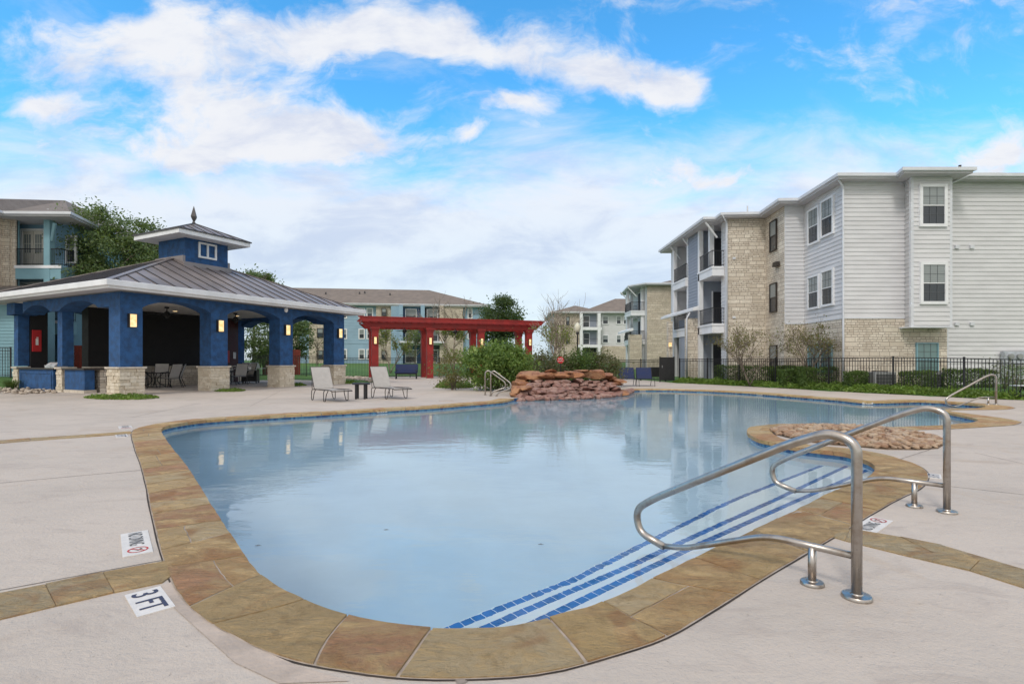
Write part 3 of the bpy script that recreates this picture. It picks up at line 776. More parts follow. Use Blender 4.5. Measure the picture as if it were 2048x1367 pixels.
tag(mt.build('step_tiles', 'step_tile'), kind='structure')
# water body
mb = MB(); ring = [(IN[i]+NRM[i]*.03) for i in range(0, NC, 3)]
bm = bmesh.new(); tv = [bm.verts.new((p.x, p.y, WZ)) for p in ring]; bv = [bm.verts.new((p.x, p.y, FL-.7)) for p in ring]; n = len(ring)
te = [bm.edges.new((tv[i], tv[(i+1)%n])) for i in range(n)]; be = [bm.edges.new((bv[i], bv[(i+1)%n])) for i in range(n)]
bmesh.ops.triangle_fill(bm, edges=te, use_beauty=True); bmesh.ops.triangle_fill(bm, edges=be, use_beauty=True)
for i in range(n): bm.faces.new((tv[i], bv[i], bv[(i+1)%n], tv[(i+1)%n]))
bmesh.ops.recalc_face_normals(bm, faces=bm.faces[:])
me = bpy.data.meshes.new('pool_water'); bm.to_mesh(me); bm.free(); me.materials.append(M['pool_water'])
wo = bpy.data.objects.new('pool_water', me); col.objects.link(wo); tag(wo, kind='structure')

# ------------------------------------------------------------------ deck marker tiles
def marker(label, corners, txt, sym=False, name='depth_marker_tile'):
    # corners: near text start / up edge etc: c0 start-bottom, c1 start-top, c3 end-bottom (px); reading c0->c3, up c0->c1
    c0, c1, c3 = (G(*c) for c in corners); ex = (c3-c0); ey = (c1-c0); Lx = ex.length; ex.normalize(); ey = (ey-ex*ey.dot(ex)); Ly = ey.length; ey.normalize()
    if ex.cross(ey).z < 0: pass
    mid = c0+ex*Lx/2+ey*Ly/2; mid.z = 0
    t = thing(name, label, 'marker', (mid.x, mid.y, .0))
    mb = MB(); mb.prism([tuple((ex*a+ey*b).xy) for a, b in ((-Lx/2,-Ly/2),(Lx/2,-Ly/2),(Lx/2,Ly/2),(-Lx/2,Ly/2))], -.01, .006); mb.build('tile', 'tile_white', t)
    mb = MB()
    if sym:
        vs, fs = text_mesh(txt, (0,0,0), ex, ey, 1, .008); xs_ = [v.dot(ex) for v in vs]; ys_ = [v.dot(ey) for v in vs]
        sx, sy = Lx*.56/(max(xs_)-min(xs_)), Ly*.52/(max(ys_)-min(ys_)); cx_, cy_ = (max(xs_)+min(xs_))/2, (max(ys_)+min(ys_))/2
        vs = [ex*((v.dot(ex)-cx_)*sx-Lx*.16)+ey*((v.dot(ey)-cy_)*sy+Ly*.02)+Vector((0,0,.008)) for v in vs]; mb.add(vs, fs); mb.build('lettering', 'ink_dark', t)
        o_ = ex*Lx*.32+ey*Ly*.02; r = min(Lx*.13, Ly*.36)
        mb = MB()
        def ringm(r0, r1, k=28):
            vs = []
            for j in range(k):
                a = 2*math.pi*j/k
                for rr in (r0, r1): vs.append(o_+ex*math.cos(a)*rr+ey*math.sin(a)*rr*min(1.3, Ly*.36/max(r,1e-6))+Vector((0,0,.008)))
            mb.add(vs, [(2*j, 2*j+1, (2*j+3)%(2*k), (2*j+2)%(2*k)) for j in range(k)])
        ringm(r*.82, r)
        d = (ex+ey).normalized(); q = (ex-ey).normalized()*r*.08; mb.add([tuple(o_-d*r*.85-q+Vector((0,0,.0085))), tuple(o_+d*r*.85-q+Vector((0,0,.0085))), tuple(o_+d*r*.85+q+Vector((0,0,.0085))), tuple(o_-d*r*.85+q+Vector((0,0,.0085)))], [(0,1,2,3)])
        mb.build('prohibition_symbol', 'ink_red', t)
        mb = MB()
        for (a, b, l_, w_) in ((-.02,-.12,.7,.08),(.15,.25,.5,.09),(-.3,.3,.35,.08)):
            p = o_+ex*(a*r)+ey*(b*r); dd = (ex*.8+ey*.5).normalized(); qq = Vector((-dd.y,dd.x,0))*r*w_; z = Vector((0,0,.0082)); mb.add([tuple(p-dd*r*l_*.5-qq+z),tuple(p+dd*r*l_*.5-qq+z),tuple(p+dd*r*l_*.5+qq+z),tuple(p-dd*r*l_*.5+qq+z)], [(0,1,2,3)])
        mb.build('diver_figure', 'ink_dark', t)
    else:
        vs, fs = text_mesh(txt, (0,0,0), ex, ey, 1, .008); xs_ = [v.dot(ex) for v in vs]; ys_ = [v.dot(ey) for v in vs]
        sx, sy = Lx*.80/(max(xs_)-min(xs_)), Ly*.74/(max(ys_)-min(ys_)); cx_, cy_ = (max(xs_)+min(xs_))/2, (max(ys_)+min(ys_))/2
        vs = [ex*((v.dot(ex)-cx_)*sx)+ey*((v.dot(ey)-cy_)*sy)+Vector((0,0,.008)) for v in vs]; mb.add(vs, fs); mb.build('lettering', 'ink_blue', t)
    return t
marker('white deck tile reading 3 FT beside the near left flagstone band', [(249,1191),(321,1173),(274,1235)], '3 FT')
marker('white no diving tile with red circle on the left deck', [(241,1069),(296,1062),(245,1115)], 'NO DIVING', True, 'no_diving_tile')
marker('white no diving tile behind the post of the near handrail', [(1752,1067),(1702,1058),(1787,1042)], 'NO DIVING', True, 'no_diving_tile')
marker('white depth tile on the deck beside the farther of the two near handrails', [(1884,958),(1852,953),(1882,949)], '3 FT')
marker('small white depth tile nearer side of the far left flagstone band', [(230,869.5),(254,868),(232,875)], '3 FT')
marker('small white no diving tile beyond the far left flagstone band', [(236,852.5),(262,850),(238,858)], 'NO DIVING', True, 'no_diving_tile')

# "3 FT" tiles set in the far waterline wall
def wall_marker(px, py, label, txt='3 FT', wd=.30):
    p = G(px, py); i = min(range(NC), key=lambda i: (IN[i]-p).length); n = NRM[i]; e = Vector((n.y, -n.x, 0)) ; c = IN[i]-n*.004
    if e.x < 0: e = -e
    t = thing('waterline_marker', label, 'marker', (c.x, c.y, -.05))
    mb = MB(); mb.obox((0,0), e, -n, -wd/2, wd/2, -.01, .004, -.030, .030); mb.build('tile', 'tile_white', t)
    vs, fs = text_mesh(txt, (0,0,0), (1,0,0), (0,1,0), .075, 0); q = -n*.006; mb = MB(); mb.add([(e.x*v.x*1.4+q.x, e.y*v.x*1.4+q.y, v.y) for v in vs], fs); mb.build('lettering', 'ink_blue', t)
wall_marker(763, 819, 'small waterline tile reading 3 FT below the two grey chaise lounges')
wall_marker(1285, 778, 'small waterline tile below the pair of navy chairs', '4 FT')
wall_marker(1512, 786, 'small waterline tile on the far edge left of the right-hand cove', '4 FT')
wall_marker(1735, 803, 'small waterline tile at the bend of the far right edge', '3 FT')

# skimmer lids and small floor drains
def disc(name, label, p, r, m, z=.006):
    mb = MB(); mb.lathe([(r, -.005), (r, z), (r*.85, z+.003), (0.001, z+.004)], n=20); o = mb.build(name, m, smooth=False); o.location = p; tag(o, label, 'lid')
disc('skimmer_lid', 'round rusty lid in the deck left of the silver grab rails', G(893,801), .26, 'patch_concrete')
for i, (a, b, l_) in enumerate(((773,1061,'small dark leaf on the pool floor left of centre'),(1082,1091,'small dark leaf on the pool floor nearest the step stripes'),(1482,905,'dark leaf on the pool floor near the rounded peninsula'),(516,1093,'small dark leaf on the pool floor near the left coping'))):
    p = GW(a, b, FL); p.z = FL-.45*max(0, min(1, (p.y-7)/9))+.035
    mb = MB(); mb.add([(-.03,-.008,0),(0,-.018,.004),(.035,0,0),(0,.016,.006),(-.025,.012,0)], [(0,1,2,3,4)]); o = mb.build('fallen_leaf', 'bark'); o.location = p; tag(o, l_, 'leaf', 'leaves lying on the pool floor')

# ------------------------------------------------------------------ handrails
def handrail(name, label, loc, rz, group=None):
    t = thing(name, label, 'handrail', loc, rz, group)
    up = round_path([(0,0,.0),(0,0,.88),(.14,0,.925),(.36,0,.835),(1.36,0,.29),(1.53,0,.17),(1.50,0,-.0),(1.27,0,-.055)], .17, 8)
    mb = MB(); mb.tube(up, .028, 16); mb.build('upper_rail', 'stainless', t, True)
    mb = MB(); mb.tube(round_path([(0.02,0,.235),(.50,0,.225),(1.10,0,-.02),(1.30,0,-.055)], .12, 6), .021, 14); mb.build('lower_rail', 'stainless', t, True)
    mb = MB(); mb.tube([(.235,0,0),(.235,0,.225)], .023, 14); mb.build('short_post', 'stainless', t, True)
    for x in (0, .235):
        mb = MB(); r = .078 if x == 0 else .066; mb.lathe([(r,.002),(r,.012),(r*.93,.020),(.034,.024),(.031,.03)], x, 0, 28); mb.build('flange', 'stainless', t, 'auto')
    return t
hd = math.atan2(.77, -.64)
hr = handrail('pool_handrail', 'large stainless handrail nearest the camera beside the near steps', (1.96, 2.985, 0), hd, 'handrails at the near steps')
dup(hr, (3.86, 4.66, 0), hd, 'stainless handrail farther back at the near steps in front of the pebble bed')
h3 = dup(hr, (14.66, 15.9, 0), R(180), 'stainless handrail at the far right cove by the green strip'); del h3['group']
def grab(loc, rz, label):
    t = thing('grab_rail', label, 'grab rail', loc, rz, 'pair of pool exit grab rails')
    mb = MB(); mb.tube(round_path([(0,0,0),(0,0,.88),(.12,0,.96),(.78,0,.50),(.80,0,.30),(.55,0,.22),(.30,0,.14),(.22,0,-.0)], .14, 6), .026, 12); mb.build('rail', 'stainless', t, True)
    for x in (0, .22):
        mb = MB(); mb.lathe([(.06,0),(.06,.012),(.03,.018)], x, 0, 16); mb.build('flange', 'stainless', t)
    return t
g1 = grab((-1.04, 20.35, 0), R(-4), 'farther of the two looped silver grab rails beside the rock waterfall')
dup(g1, (-.80, 19.75, 0), R(-16), 'nearer of the two looped silver grab rails beside the rock waterfall')

# ------------------------------------------------------------------ rocks
def rock_bm(sx, sy, sz, seed, sub=3, rough=.28, flat=.0):
    bm = bmesh.new(); bmesh.ops.create_icosphere(bm, subdivisions=sub, radius=1)
    o = Vector((seed*3.1, seed*1.7, seed*.9))
    for v in bm.verts:
        p = v.co.copy(); q = Vector((max(-.8,min(.8,p.x)), max(-.8,min(.8,p.y)), max(-.72,min(.72,p.z))))
        d = 1+rough*noise.noise(p*1.3+o)+rough*.4*noise.noise(p*3.5+o)
        v.co = Vector((q.x*d, q.y*d, q.z*d))
    if rough < .29:
        rr = random.Random(seed)
        for _ in range(11):
            n = Vector((rr.gauss(0,1), rr.gauss(0,1), rr.gauss(0,.7))).normalized(); lim = rr.uniform(.52,.78)
            for v in bm.verts:
                e = v.co.dot(n)-lim
                if e > 0: v.co -= n*e*.92
    for v in bm.verts: v.co = Vector((v.co.x*sx, v.co.y*sy, v.co.z*sz))
    return bm
def rock(parent, name, loc, s_, m, seed, rz=0):
    bm = rock_bm(*s_, seed); bmesh.ops.rotate(bm, verts=bm.verts, cent=(0,0,0), matrix=Matrix.Rotation(rz, 3, 'Z')@Matrix.Rotation(random.uniform(-.12,.12), 3, 'X'))
    me = bpy.data.meshes.new(name); bm.to_mesh(me); bm.free(); me.materials.append(M[m]); me.polygons.foreach_set('use_smooth', [True]*len(me.polygons)); me.set_sharp_from_angle(angle=R(22))
    o = bpy.data.objects.new(name, me); col.objects.link(o); o.location = loc
    if parent: o.parent = parent
    return o
random.seed(5)
wf = thing('rock_waterfall', 'waterfall of stacked orange and red boulders at the far edge of the pool', 'waterfall', (2.2, 21.5, 0)); wb = Vector(wf.location)
sd = 0
# (px left, px right, py of rock centre, depth) rows of ledge stones; lower rows nearer the water
def wy(px): return 19.25+max(0, (px-1130)/125)*2.3
rows = [(1034,1225,792,0,12),(1036,1245,785,.35,11),(1045,1235,777,.7,11),(1050,1225,769,1.05,10),(1070,1215,762,1.4,8)]
for r_, (a, b, py, dy, n) in enumerate(rows):
    for k in range(n):
        px = a+(b-a)*(k+.5+random.uniform(-.22,.22))/n; y = wy(px)+dy; w_ = (b-a)/n/F*y*.62
        z = ZP(py+1+random.uniform(-1.5,1.5), y); sd += 1
        rock(wf, 'ledge_stone', Vector((XP(px,y), y, z))-wb, (w_*random.uniform(1.1,1.7), random.uniform(.4,.6), random.uniform(.095,.155)), 'rock_red', sd, random.uniform(-.3,.3))
i_ = i_fall0
while i_ < i_fall1-3:
    p = IN[i_]-NRM[i_]*random.uniform(.0,.12); sd += 1; w_ = random.uniform(.14,.30)
    rock(wf, 'ledge_stone', Vector((p.x, p.y, random.uniform(-.06,-.01)))-wb, (w_, random.uniform(.16,.26), random.uniform(.10,.15)), 'rock_red', sd, math.atan2(NRM[i_].x, -NRM[i_].y)+random.uniform(-.3,.3))
    i_ += int(w_*1.25/.05)
cap = [(1063,750,24,.30),(1088,751,20,.24),(1118,749,22,.26),(1147,748,18,.24),(1180,747,26,.30),(1205,752,18,.22),(1221,757,12,.18),(1045,758,14,.26),(1040,768,14,.22),(1034,777,10,.2),(1031,788,9,.2),(1052,775,10,.16),(1236,762,10,.14),(1228,767,12,.14),(1246,784,9,.12),(1042,790,10,.14),(1100,742.5,9,.08),(1135,744,10,.07),(1165,741,12,.08)]
for px, py, hw, hz in cap:
    y = wy(px)+(1.75 if py < 760 else (1.1 if py < 772 else .4)); sd += 1
    rock(wf, 'boulder', Vector((XP(px,y), y, ZP(py,y)))-wb, (hw/F*y*1.5, .75, hz*.78), 'rock_orange', sd, random.uniform(-.2,.2))
mb = MB(); mb.prism([(XP(1035,19.9),19.5),(XP(1200,20.9),20.8),(XP(1238,23),22.9),(XP(1225,24),24),(XP(1050,23),23)], -.6, .12)
mb.prism([(XP(1045,20.6),20.8),(XP(1195,21.5),22),(XP(1222,23),23),(XP(1215,24),23.9),(XP(1060,23),22.9)], .12, .42); mb.build('core', 'rock_red', wf, world=True)
for v_ in (0,):
    pass
# river stones on the peninsula
bed_px = [(1540,862),(1562,856),(1610,853.5),(1660,855),(1715,857),(1770,861),(1825,868),(1876,877),(1890,888),(1876,897),(1835,899.5),(1775,899),(1707,893),(1655,889),(1610,882),(1575,875),(1550,869)]
bed = [tuple(G(a, b).xy) for a, b in bed_px]
mb = MB(); mb.prism(bed, -.04, .012); tag(mb.build('pebble_bed_soil', 'soil'), kind='structure')
templates = []
for k in range(8):
    bm = rock_bm(1, .72, .5, 100+k, 2, .3); bm.verts.ensure_lookup_table(); templates.append(([v.co.copy() for v in bm.verts], [tuple(x.index for x in f.verts) for f in bm.faces])); bm.free()
def pebbles(name, label, poly, n, smin, smax, m, zb=.01, layers=2, kind='stuff', cat='stones'):
    mb = MB(); xs_ = [p[0] for p in poly]; ys_ = [p[1] for p in poly]; c = 0; tries = 0
    while c < n and tries < n*30:
        tries += 1; x, y = random.uniform(min(xs_), max(xs_)), random.uniform(min(ys_), max(ys_))
        if not pip(x, y, poly): continue
        d = segd(x, y, poly); s_ = random.uniform(smin, smax)
        if d < s_*.5: continue
        vs, fs = random.choice(templates); a = random.random()*6.28; ca, sa = math.cos(a), math.sin(a); tl = random.uniform(-.4,.4)
        z = zb+s_*.3+random.random()*min(.05*layers, d*.16)
        mb.add([(x+s_*(v.x*ca-v.y*sa), y+s_*(v.x*sa+v.y*ca), z+s_*(v.z+v.x*tl)) for v in vs], fs); c += 1
    o = mb.build(name, m, smooth=True)
    return tag(o, label, cat, kind=kind)
pebbles('river_stones', 'bed of rounded brown river stones on the pool peninsula', bed, 1700, .04, .095, 'pebble')
pebbles('gravel_bed', 'pale rubble bed left of the pavilion counter', [tuple(G(a,b).xy) for a, b in ((-60,786),(40,788),(118,786),(116,780),(40,776),(-60,778))], 230, .05, .12, 'rubble')
pebbles('gravel_strip', 'pale rubble strip along the lawn fence behind the pavilion end', [(-14.4,38.6),(-10.9,39.0),(-10.0,37.4),(-8.2,33.6),(-8.6,31.6),(-11.0,35.4),(-13.8,37.4)], 420, .08, .16, 'rubble', .02)

# ------------------------------------------------------------------ low green ground cover
def cover(name, label, poly, n, h, lsize, m='leaf_cover'):
    xs_ = [p[0] for p in poly]; ys_ = [p[1] for p in poly]; C = []
    while len(C) < n:
        x, y = random.uniform(min(xs_), max(xs_)), random.uniform(min(ys_), max(ys_))
        if not pip(x, y, poly): continue
        d = min(1, segd(x, y, poly)/.3+.25); C.append((x, y, max(0,hterr(x,y))+random.random()*h*d*(.55+.6*abs(noise.noise(Vector((x*2, y*2, 0)))*1.6))+.01))
    o = leaf_mesh(name, m, np.array(C), lsize); return tag(o, label, 'ground cover', kind='stuff')
def ell(px0, px1, py0, py1):
    a, b = G((px0+px1)/2, py0), G((px0+px1)/2, py1); cx_ = (a+b)/2; rx = (px1-px0)/2/F*cx_.y; ry = min(.75, abs(a.y-b.y)/2); cx_ = (a*.45+b*.55); q = cx_.x/cx_.y
    return [(cx_.x+q*ry*math.sin(t)+rx*math.cos(t)*(1+.12*math.sin(3*t)), cx_.y+ry*math.sin(t)) for t in [2*math.pi*k/18 for k in range(18)]]
cover('ground_cover', 'green weeds at the foot of the nearest pavilion pedestal', ell(170,316,789,803), 3600, .16, .035)
cover('ground_cover', 'green weeds in front of the second pavilion pedestal', ell(424,490,775,788), 1500, .12, .035)
cover('ground_cover', 'green weeds beside the third pavilion pedestal', ell(547,612,764,779), 2000, .15, .04)
cover('ground_cover', 'green weeds beside the farthest pavilion pedestal', ell(672,714,762,771), 1300, .15, .04)
cover('ground_cover', 'low green plants at the foot of the brownish shrub', ell(872,945,766,785), 2600, .4, .05, 'leaf_bush')
edge = [G(a,b) for a, b in ((2120,804),(2048,800),(1960,797),(1850,791),(1720,785),(1600,778),(1480,771.5),(1345,765))]
FR = [Vector((19.2,11.8,0)), Vector((17.6,17.0,0)), Vector((15.9,21.9,0)), Vector((13.3,26.5,0)), Vector((10.3,32.3,0))]
cover('ground_cover', 'long strip of low green plants between the deck and the right iron fence', [tuple(p.xy) for p in edge]+[(FR[4].x+.3,FR[4].y),(FR[3].x+.4,FR[3].y),(FR[2].x+.4,FR[2].y),(FR[1].x+.5,FR[1].y),(19.5,13)], 26000, .26, .05)

# ------------------------------------------------------------------ iron fences
def fence(name, label, pts, H, post_step=2.4, m='black_metal', group=None, zb=None, picket=.115):
    root = thing(name, label, 'fence', (pts[0][0], pts[0][1], 0), group=group); O = Vector((pts[0][0], pts[0][1], 0))
    for a, b in zip(pts, pts[1:]):
        A, B = Vector((a[0],a[1],0)), Vector((b[0],b[1],0)); L = (B-A).length; k = max(1, round(L/post_step))
        for i in range(k):
            p, q = A.lerp(B, i/k), A.lerp(B, (i+1)/k); e = (q-p).normalized(); n = Vector((-e.y, e.x, 0)); l_ = (q-p).length
            hz = lambda P_: (hterr(P_.x, P_.y) if zb is None else zb)
            z0, z1 = max(0,hz(p)), max(0,hz(q)); mb = MB()
            for zr in (.12, H-.16, H-.02):
                mb.add([tuple(p-n*.012-O+Vector((0,0,z0+zr-.015))), tuple(q-n*.012-O+Vector((0,0,z1+zr-.015))), tuple(q+n*.012-O+Vector((0,0,z1+zr-.015))), tuple(p+n*.012-O+Vector((0,0,z0+zr-.015))),
                        tuple(p-n*.012-O+Vector((0,0,z0+zr+.015))), tuple(q-n*.012-O+Vector((0,0,z1+zr+.015))), tuple(q+n*.012-O+Vector((0,0,z1+zr+.015))), tuple(p+n*.012-O+Vector((0,0,z0+zr+.015)))],
                        [(0,3,2,1),(4,5,6,7),(0,1,5,4),(1,2,6,5),(2,3,7,6),(3,0,4,7)])
            m_ = int(l_/picket)
            for j in range(1, m_+1):
                c = p.lerp(q, j/(m_+1))-O; zz = z0+(z1-z0)*j/(m_+1); mb.obox(c, e, n, -.009, .009, -.009, .009, zz+.06, zz+H-.02)
            mb.build('fence_panel', m, root)
            mb = MB(); mb.obox(p-O, e, n, -.028, .028, -.028, .028, z0-.1, z0+H+.04); mb.build('post', m, root)
        if b is pts[-1]:
            mb = MB(); mb.obox(q-O, e, n, -.028, .028, -.028, .028, z1-.1, z1+H+.04); mb.build('post', m, root)
    return root
fence('iron_fence', 'black iron picket fence in front of the grey and stone apartment block', [tuple(p.xy) for p in FR], 1.36)
fence('iron_fence', 'short black iron fence behind the pair of navy chairs', [(9.65,33.0),(7.4,36.5)], 1.40)
fence('iron_fence', 'black iron fence along the bright lawn behind the red pergola', [(-21.5,34.2),(-15.6,39.8),(-8,41.2),(-1.5,44.5),(2.2,47.2),(8.2,41.5)], 1.55)
fence('iron_fence', 'black iron fence at the far left beside the ornamental grass', [(-28.5,25.6),(-25.4,26.6)], 1.52)
# solid gate
gt = thing('metal_gate', 'solid black metal gate between the two runs of iron fence', 'gate', (10.0,32.7,0))
mb = MB(); e = Vector((-.62,.0,0)).normalized(); A = Vector((-.0,0,0)); mb.box(-.75,-.02,.1,.05,.02,1.5); mb.build('panel', 'black_metal', gt)
mb = MB(); mb.box(-.82,-.04,0,-.75,.04,1.58); mb.box(.05,-.04,0,.12,.04,1.58); mb.box(-.75,-.03,1.5,.05,.03,1.54); mb.build('gate_frame', 'black_metal', gt)
mb = MB(); mb.tube([(-.66,-.02,.9),(-.66,-.07,.9),(-.66,-.07,1.02),(-.66,-.02,1.02)], .01, 6); mb.build('handle', 'grill_steel', gt)
bn = thing('trash_bin', 'dark slatted bin beside the solid metal gate', 'bin', G(1309,757))
mb = MB(); mb.box(-.32,-.3,0,.32,.3,.78); mb.build('bin_body', 'black_metal', bn, bevel=.03)
mb = MB(); mb.box(-.35,-.33,.78,.35,.33,.84); mb.build('lid', 'black_metal', bn, bevel=.02)
# red wooden fence behind pavilion
for nm, pts, lb in (('wooden_fence', [(-25.3,30.2),(-20.2,32.4)], 'red stained board fence seen through the left pavilion openings'), ('wooden_fence', [(-19.6,41.4),(-16.95,42.4)], 'red stained board fence seen through the pavilion\'s end arch')):
    t = thing(nm, lb, 'fence', (pts[0][0], pts[0][1], .1)); A, B = Vector((*pts[0],0)), Vector((*pts[1],0)); L = (B-A).length; e = (B-A).normalized(); n = Vector((-e.y,e.x,0)); mb = MB()
    for k in range(int(L/.15)): mb.obox(e*(k*.15), e, n, .004, .146, -.01+random.uniform(0,.006), .02, -.1, 2.1+random.uniform(-.01,.01))
    mb.build('boards', 'fence_red_wood', t)
    for k in range(int(L/2)+1):
        mb = MB(); mb.obox(e*(k*2), e, n, -.06, .06, .02, .14, -.1, 2.15); mb.build('post', 'fence_red_wood', t)

# ------------------------------------------------------------------ pavilion
PHI = math.atan2(.891, .454)
PC = Vector((-16.3, 26.9, 0)); HX, HY = 5.3, 4.3
pav = thing('pavilion', 'blue stucco pool pavilion with stone pedestals and hipped metal roof with cupola', 'pavilion', PC, PHI)
def PL(x, y, z=0):      # pavilion local -> world
    c, s_ = math.cos(PHI), math.sin(PHI); return Vector((PC.x+x*c-y*s_, PC.y+x*s_+y*c, z))
mb = MB(); mb.box(-6.0,-4.95,-.1,6.0,4.95,.012); mb.build('floor_slab', 'deck_concrete', pav)
mb = MB(); mb.box(-5.6,-4.6,3.93,5.6,4.6,3.97); mb.build('ceiling', 'ceiling_white', pav)
CW2 = .39
cols = [(x, -HY) for x in (-5.3,-1.77,1.77,5.3)]+[(x, HY) for x in (-5.3,-1.77,1.77,5.3)]+[(-5.3,.3),(5.3,0)]
random.seed(21)
def pedestal(x, y, h=1.0, r=.44):
    mb = MB(); nrow = 8; rh = (h-.0)/nrow; z = 0
    hs = [random.uniform(.8,1.2) for _ in range(nrow)]; hs = [a*h/sum(hs) for a in hs]
    for a in hs:
        for sd_ in range(4):
            e = [(1,0),(0,1),(-1,0),(0,-1)][sd_]; n = (e[1], -e[0]); u = -r; O = (x+n[0]*r, y+n[1]*r)
            while u < r-.001:
                L = min(random.uniform(.16,.42), r-u); 
                if r-(u+L) < .1: L = r-u
                d = random.uniform(-.012,.028); mb.obox(O, e, n, u+.004, u+L-.004, -.12, d, z+.004, z+a-.004); u += L
        z += a
    mb.box(x-r+.02, y-r+.02, 0, x+r-.02, y+r-.02, h-.002)
    o = mb.build('stone_pedestal', 'stone_block', pav, bevel=.008)
    mb = MB(); mb.box(x-r-.06, y-r-.06, h, x+r+.06, y+r+.06, h+.075); mb.build('pedestal_cap', 'limestone_cap', pav, bevel=.015)
for x, y in cols:
    pr = .44 if not (x == -5.3 and y > -4) else .23
    pedestal(x, y, 1.02 if pr > .3 else .98, pr)
    mb = MB(); w_ = CW2 if not (x == -5.3 and y > -4) else .20; mb.box(x-w_, y-w_, 1.09, x+w_, y+w_, 3.40); mb.build('column', 'stucco_blue', pav)
def header(ax, c, a, b, name='arch_header'):     # arched header between a and b, along axis ax at coordinate c
    k = 14; sp = 3.40; cr = 3.74; L = b-a
    prof = [(a-CW2, 3.93), (a-CW2, sp), (a+.0+CW2, sp)]
    for i in range(1, k): t = i/k; prof.append((a+CW2+(L-2*CW2)*t, sp+(cr-sp)*math.sin(math.pi*t)**.75))
    prof += [(b-CW2, sp), (b-CW2, 3.93)]
    mb = MB(); e, n = ((1,0),(0,1)) if ax == 'x' else ((0,1),(-1,0)); O = (0,c) if ax == 'x' else (c,0)
    # strip construction keeps the concave arch clean
    top = 3.93; d0, d1 = -CW2+.002, CW2-.002; low = prof[1:-1]
    vs = []
    for (u, z) in low:
        for d in (d0, d1):
            for zz in (z, top): vs.append((O[0]+e[0]*u+n[0]*d, O[1]+e[1]*u+n[1]*d, zz))
    fs = []
    for i in range(len(low)-1):
        p, q = i*4, (i+1)*4
        fs += [(p, q, q+1, p+1), (p+2, p+3, q+3, q+2), (p, p+2, q+2, q), (p+1, q+1, q+3, p+3)]
    fs += [(0,1,3,2), (len(low)*4-4, len(low)*4-2, len(low)*4-1, len(low)*4-3)]
    mb.add(vs, fs); mb.build(name, 'stucco_blue', pav)
for y in (-HY, HY):
    for a, b in ((-5.3,-1.77),(-1.77,1.77),(1.77,5.3)): header('x', y, a, b)
    mb = MB(); mb.box(HX-CW2+.0, y-CW2+.002, 3.4, HX+CW2-.002, y+CW2-.002, 3.93); mb.build('arch_header', 'stucco_blue', pav)
for a, b in ((-HY+2*CW2, .3), (.3, HY)): header('y', -HX, a if a > -3 else a, b-(0 if b < 1 else 2*CW2))
mb = MB(); mb.box(-HX-CW2+.004, -HY+CW2, 3.4, -HX+CW2-.004, -HY+CW2+.02, 3.93)
for yy in (-HY, HY): mb.box(-HX-CW2+.004, yy-CW2+.004, 3.4, -HX-CW2+.4, yy+CW2-.004, 3.925)
mb.build('arch_header', 'stucco_blue', pav)
for a, b in ((-HY+2*CW2, 0), (0, HY)): header('y', HX, a, b-(0 if b < 1 else 2*CW2))
# roof
EX, EY, EZ, RZ = 6.45, 5.45, 4.22, 6.42
rx = EX-EY
mb = MB(); mb.add([(-EX,-EY,EZ),(EX,-EY,EZ),(EX,EY,EZ),(-EX,EY,EZ),(-rx,0,RZ),(rx,0,RZ)], [(0,1,5,4),(1,2,5),(2,3,4,5),(3,0,4)]); rf = mb.build('roof', 'metal_roof', pav)
mb = MB(); mb.prism([(-EX+.05,-EY+.05),(EX-.05,-EY+.05),(EX-.05,EY-.05),(-EX+.05,EY-.05)], 3.975, 4.0); mb.build('soffit', 'soffit', pav)
sl = (RZ-EZ)/EY
mb = MB()
def seam(p, q, w_=.022, h=.035):
    p, q = Vector(p), Vector(q); d = (q-p).normalized(); sd = d.cross(Vector((0,0,1))).normalized()*w_; u = sd.cross(d).normalized()
    if u.z < 0: u = -u
    u *= h; mb.add([tuple(x) for x in (p-sd-u*.2, q-sd-u*.2, q+sd-u*.2, p+sd-u*.2, p-sd+u, q-sd+u, q+sd+u, p+sd+u)], [(0,1,5,4),(1,2,6,5),(2,3,7,6),(3,0,4,7),(4,5,6,7)])
x = -EX+.42
while x < EX-.1:
    k = min(EY, x+EX, EX-x); 
    for s_ in (-1, 1): seam((x, s_*EY, EZ), (x, s_*(EY-k), EZ+k*sl))
    x += .66
y = -EY+.42
while y < EY-.1:
    k = EY-abs(y)
    for s_ in (-1, 1): seam((s_*EX, y, EZ), (s_*(EX-k), y, EZ+k*sl))
    y += .66
mb.build('seam', 'metal_seam', rf)
mb = MB()
for sx in (-1,1):
    for sy in (-1,1): seam((sx*EX, sy*EY, EZ), (sx*rx, 0, RZ), .09, .03)
mb.build('hip_cap', 'metal_roof', rf)
mb = MB()
for (x0,y0,x1,y1) in ((-EX-.1,-EY-.1,EX+.1,-EY),(-EX-.1,EY,EX+.1,EY+.1),(-EX-.1,-EY,-EX,EY),(EX,-EY,EX+.1,EY)):
    mb.box(x0,y0,4.02,x1,y1,4.24)
for (x0,y0,x1,y1) in ((-EX-.0,-EY-.0,EX+.0,-EY+.05),(-EX-.0,EY-.05,EX+.0,EY),(-EX,-EY+.05,-EX+.05,EY-.05),(EX-.05,-EY+.05,EX,EY-.05)):
    mb.box(x0,y0,3.93,x1,y1,4.19)
mb.build('gutter', 'white_paint', pav, bevel=.02)
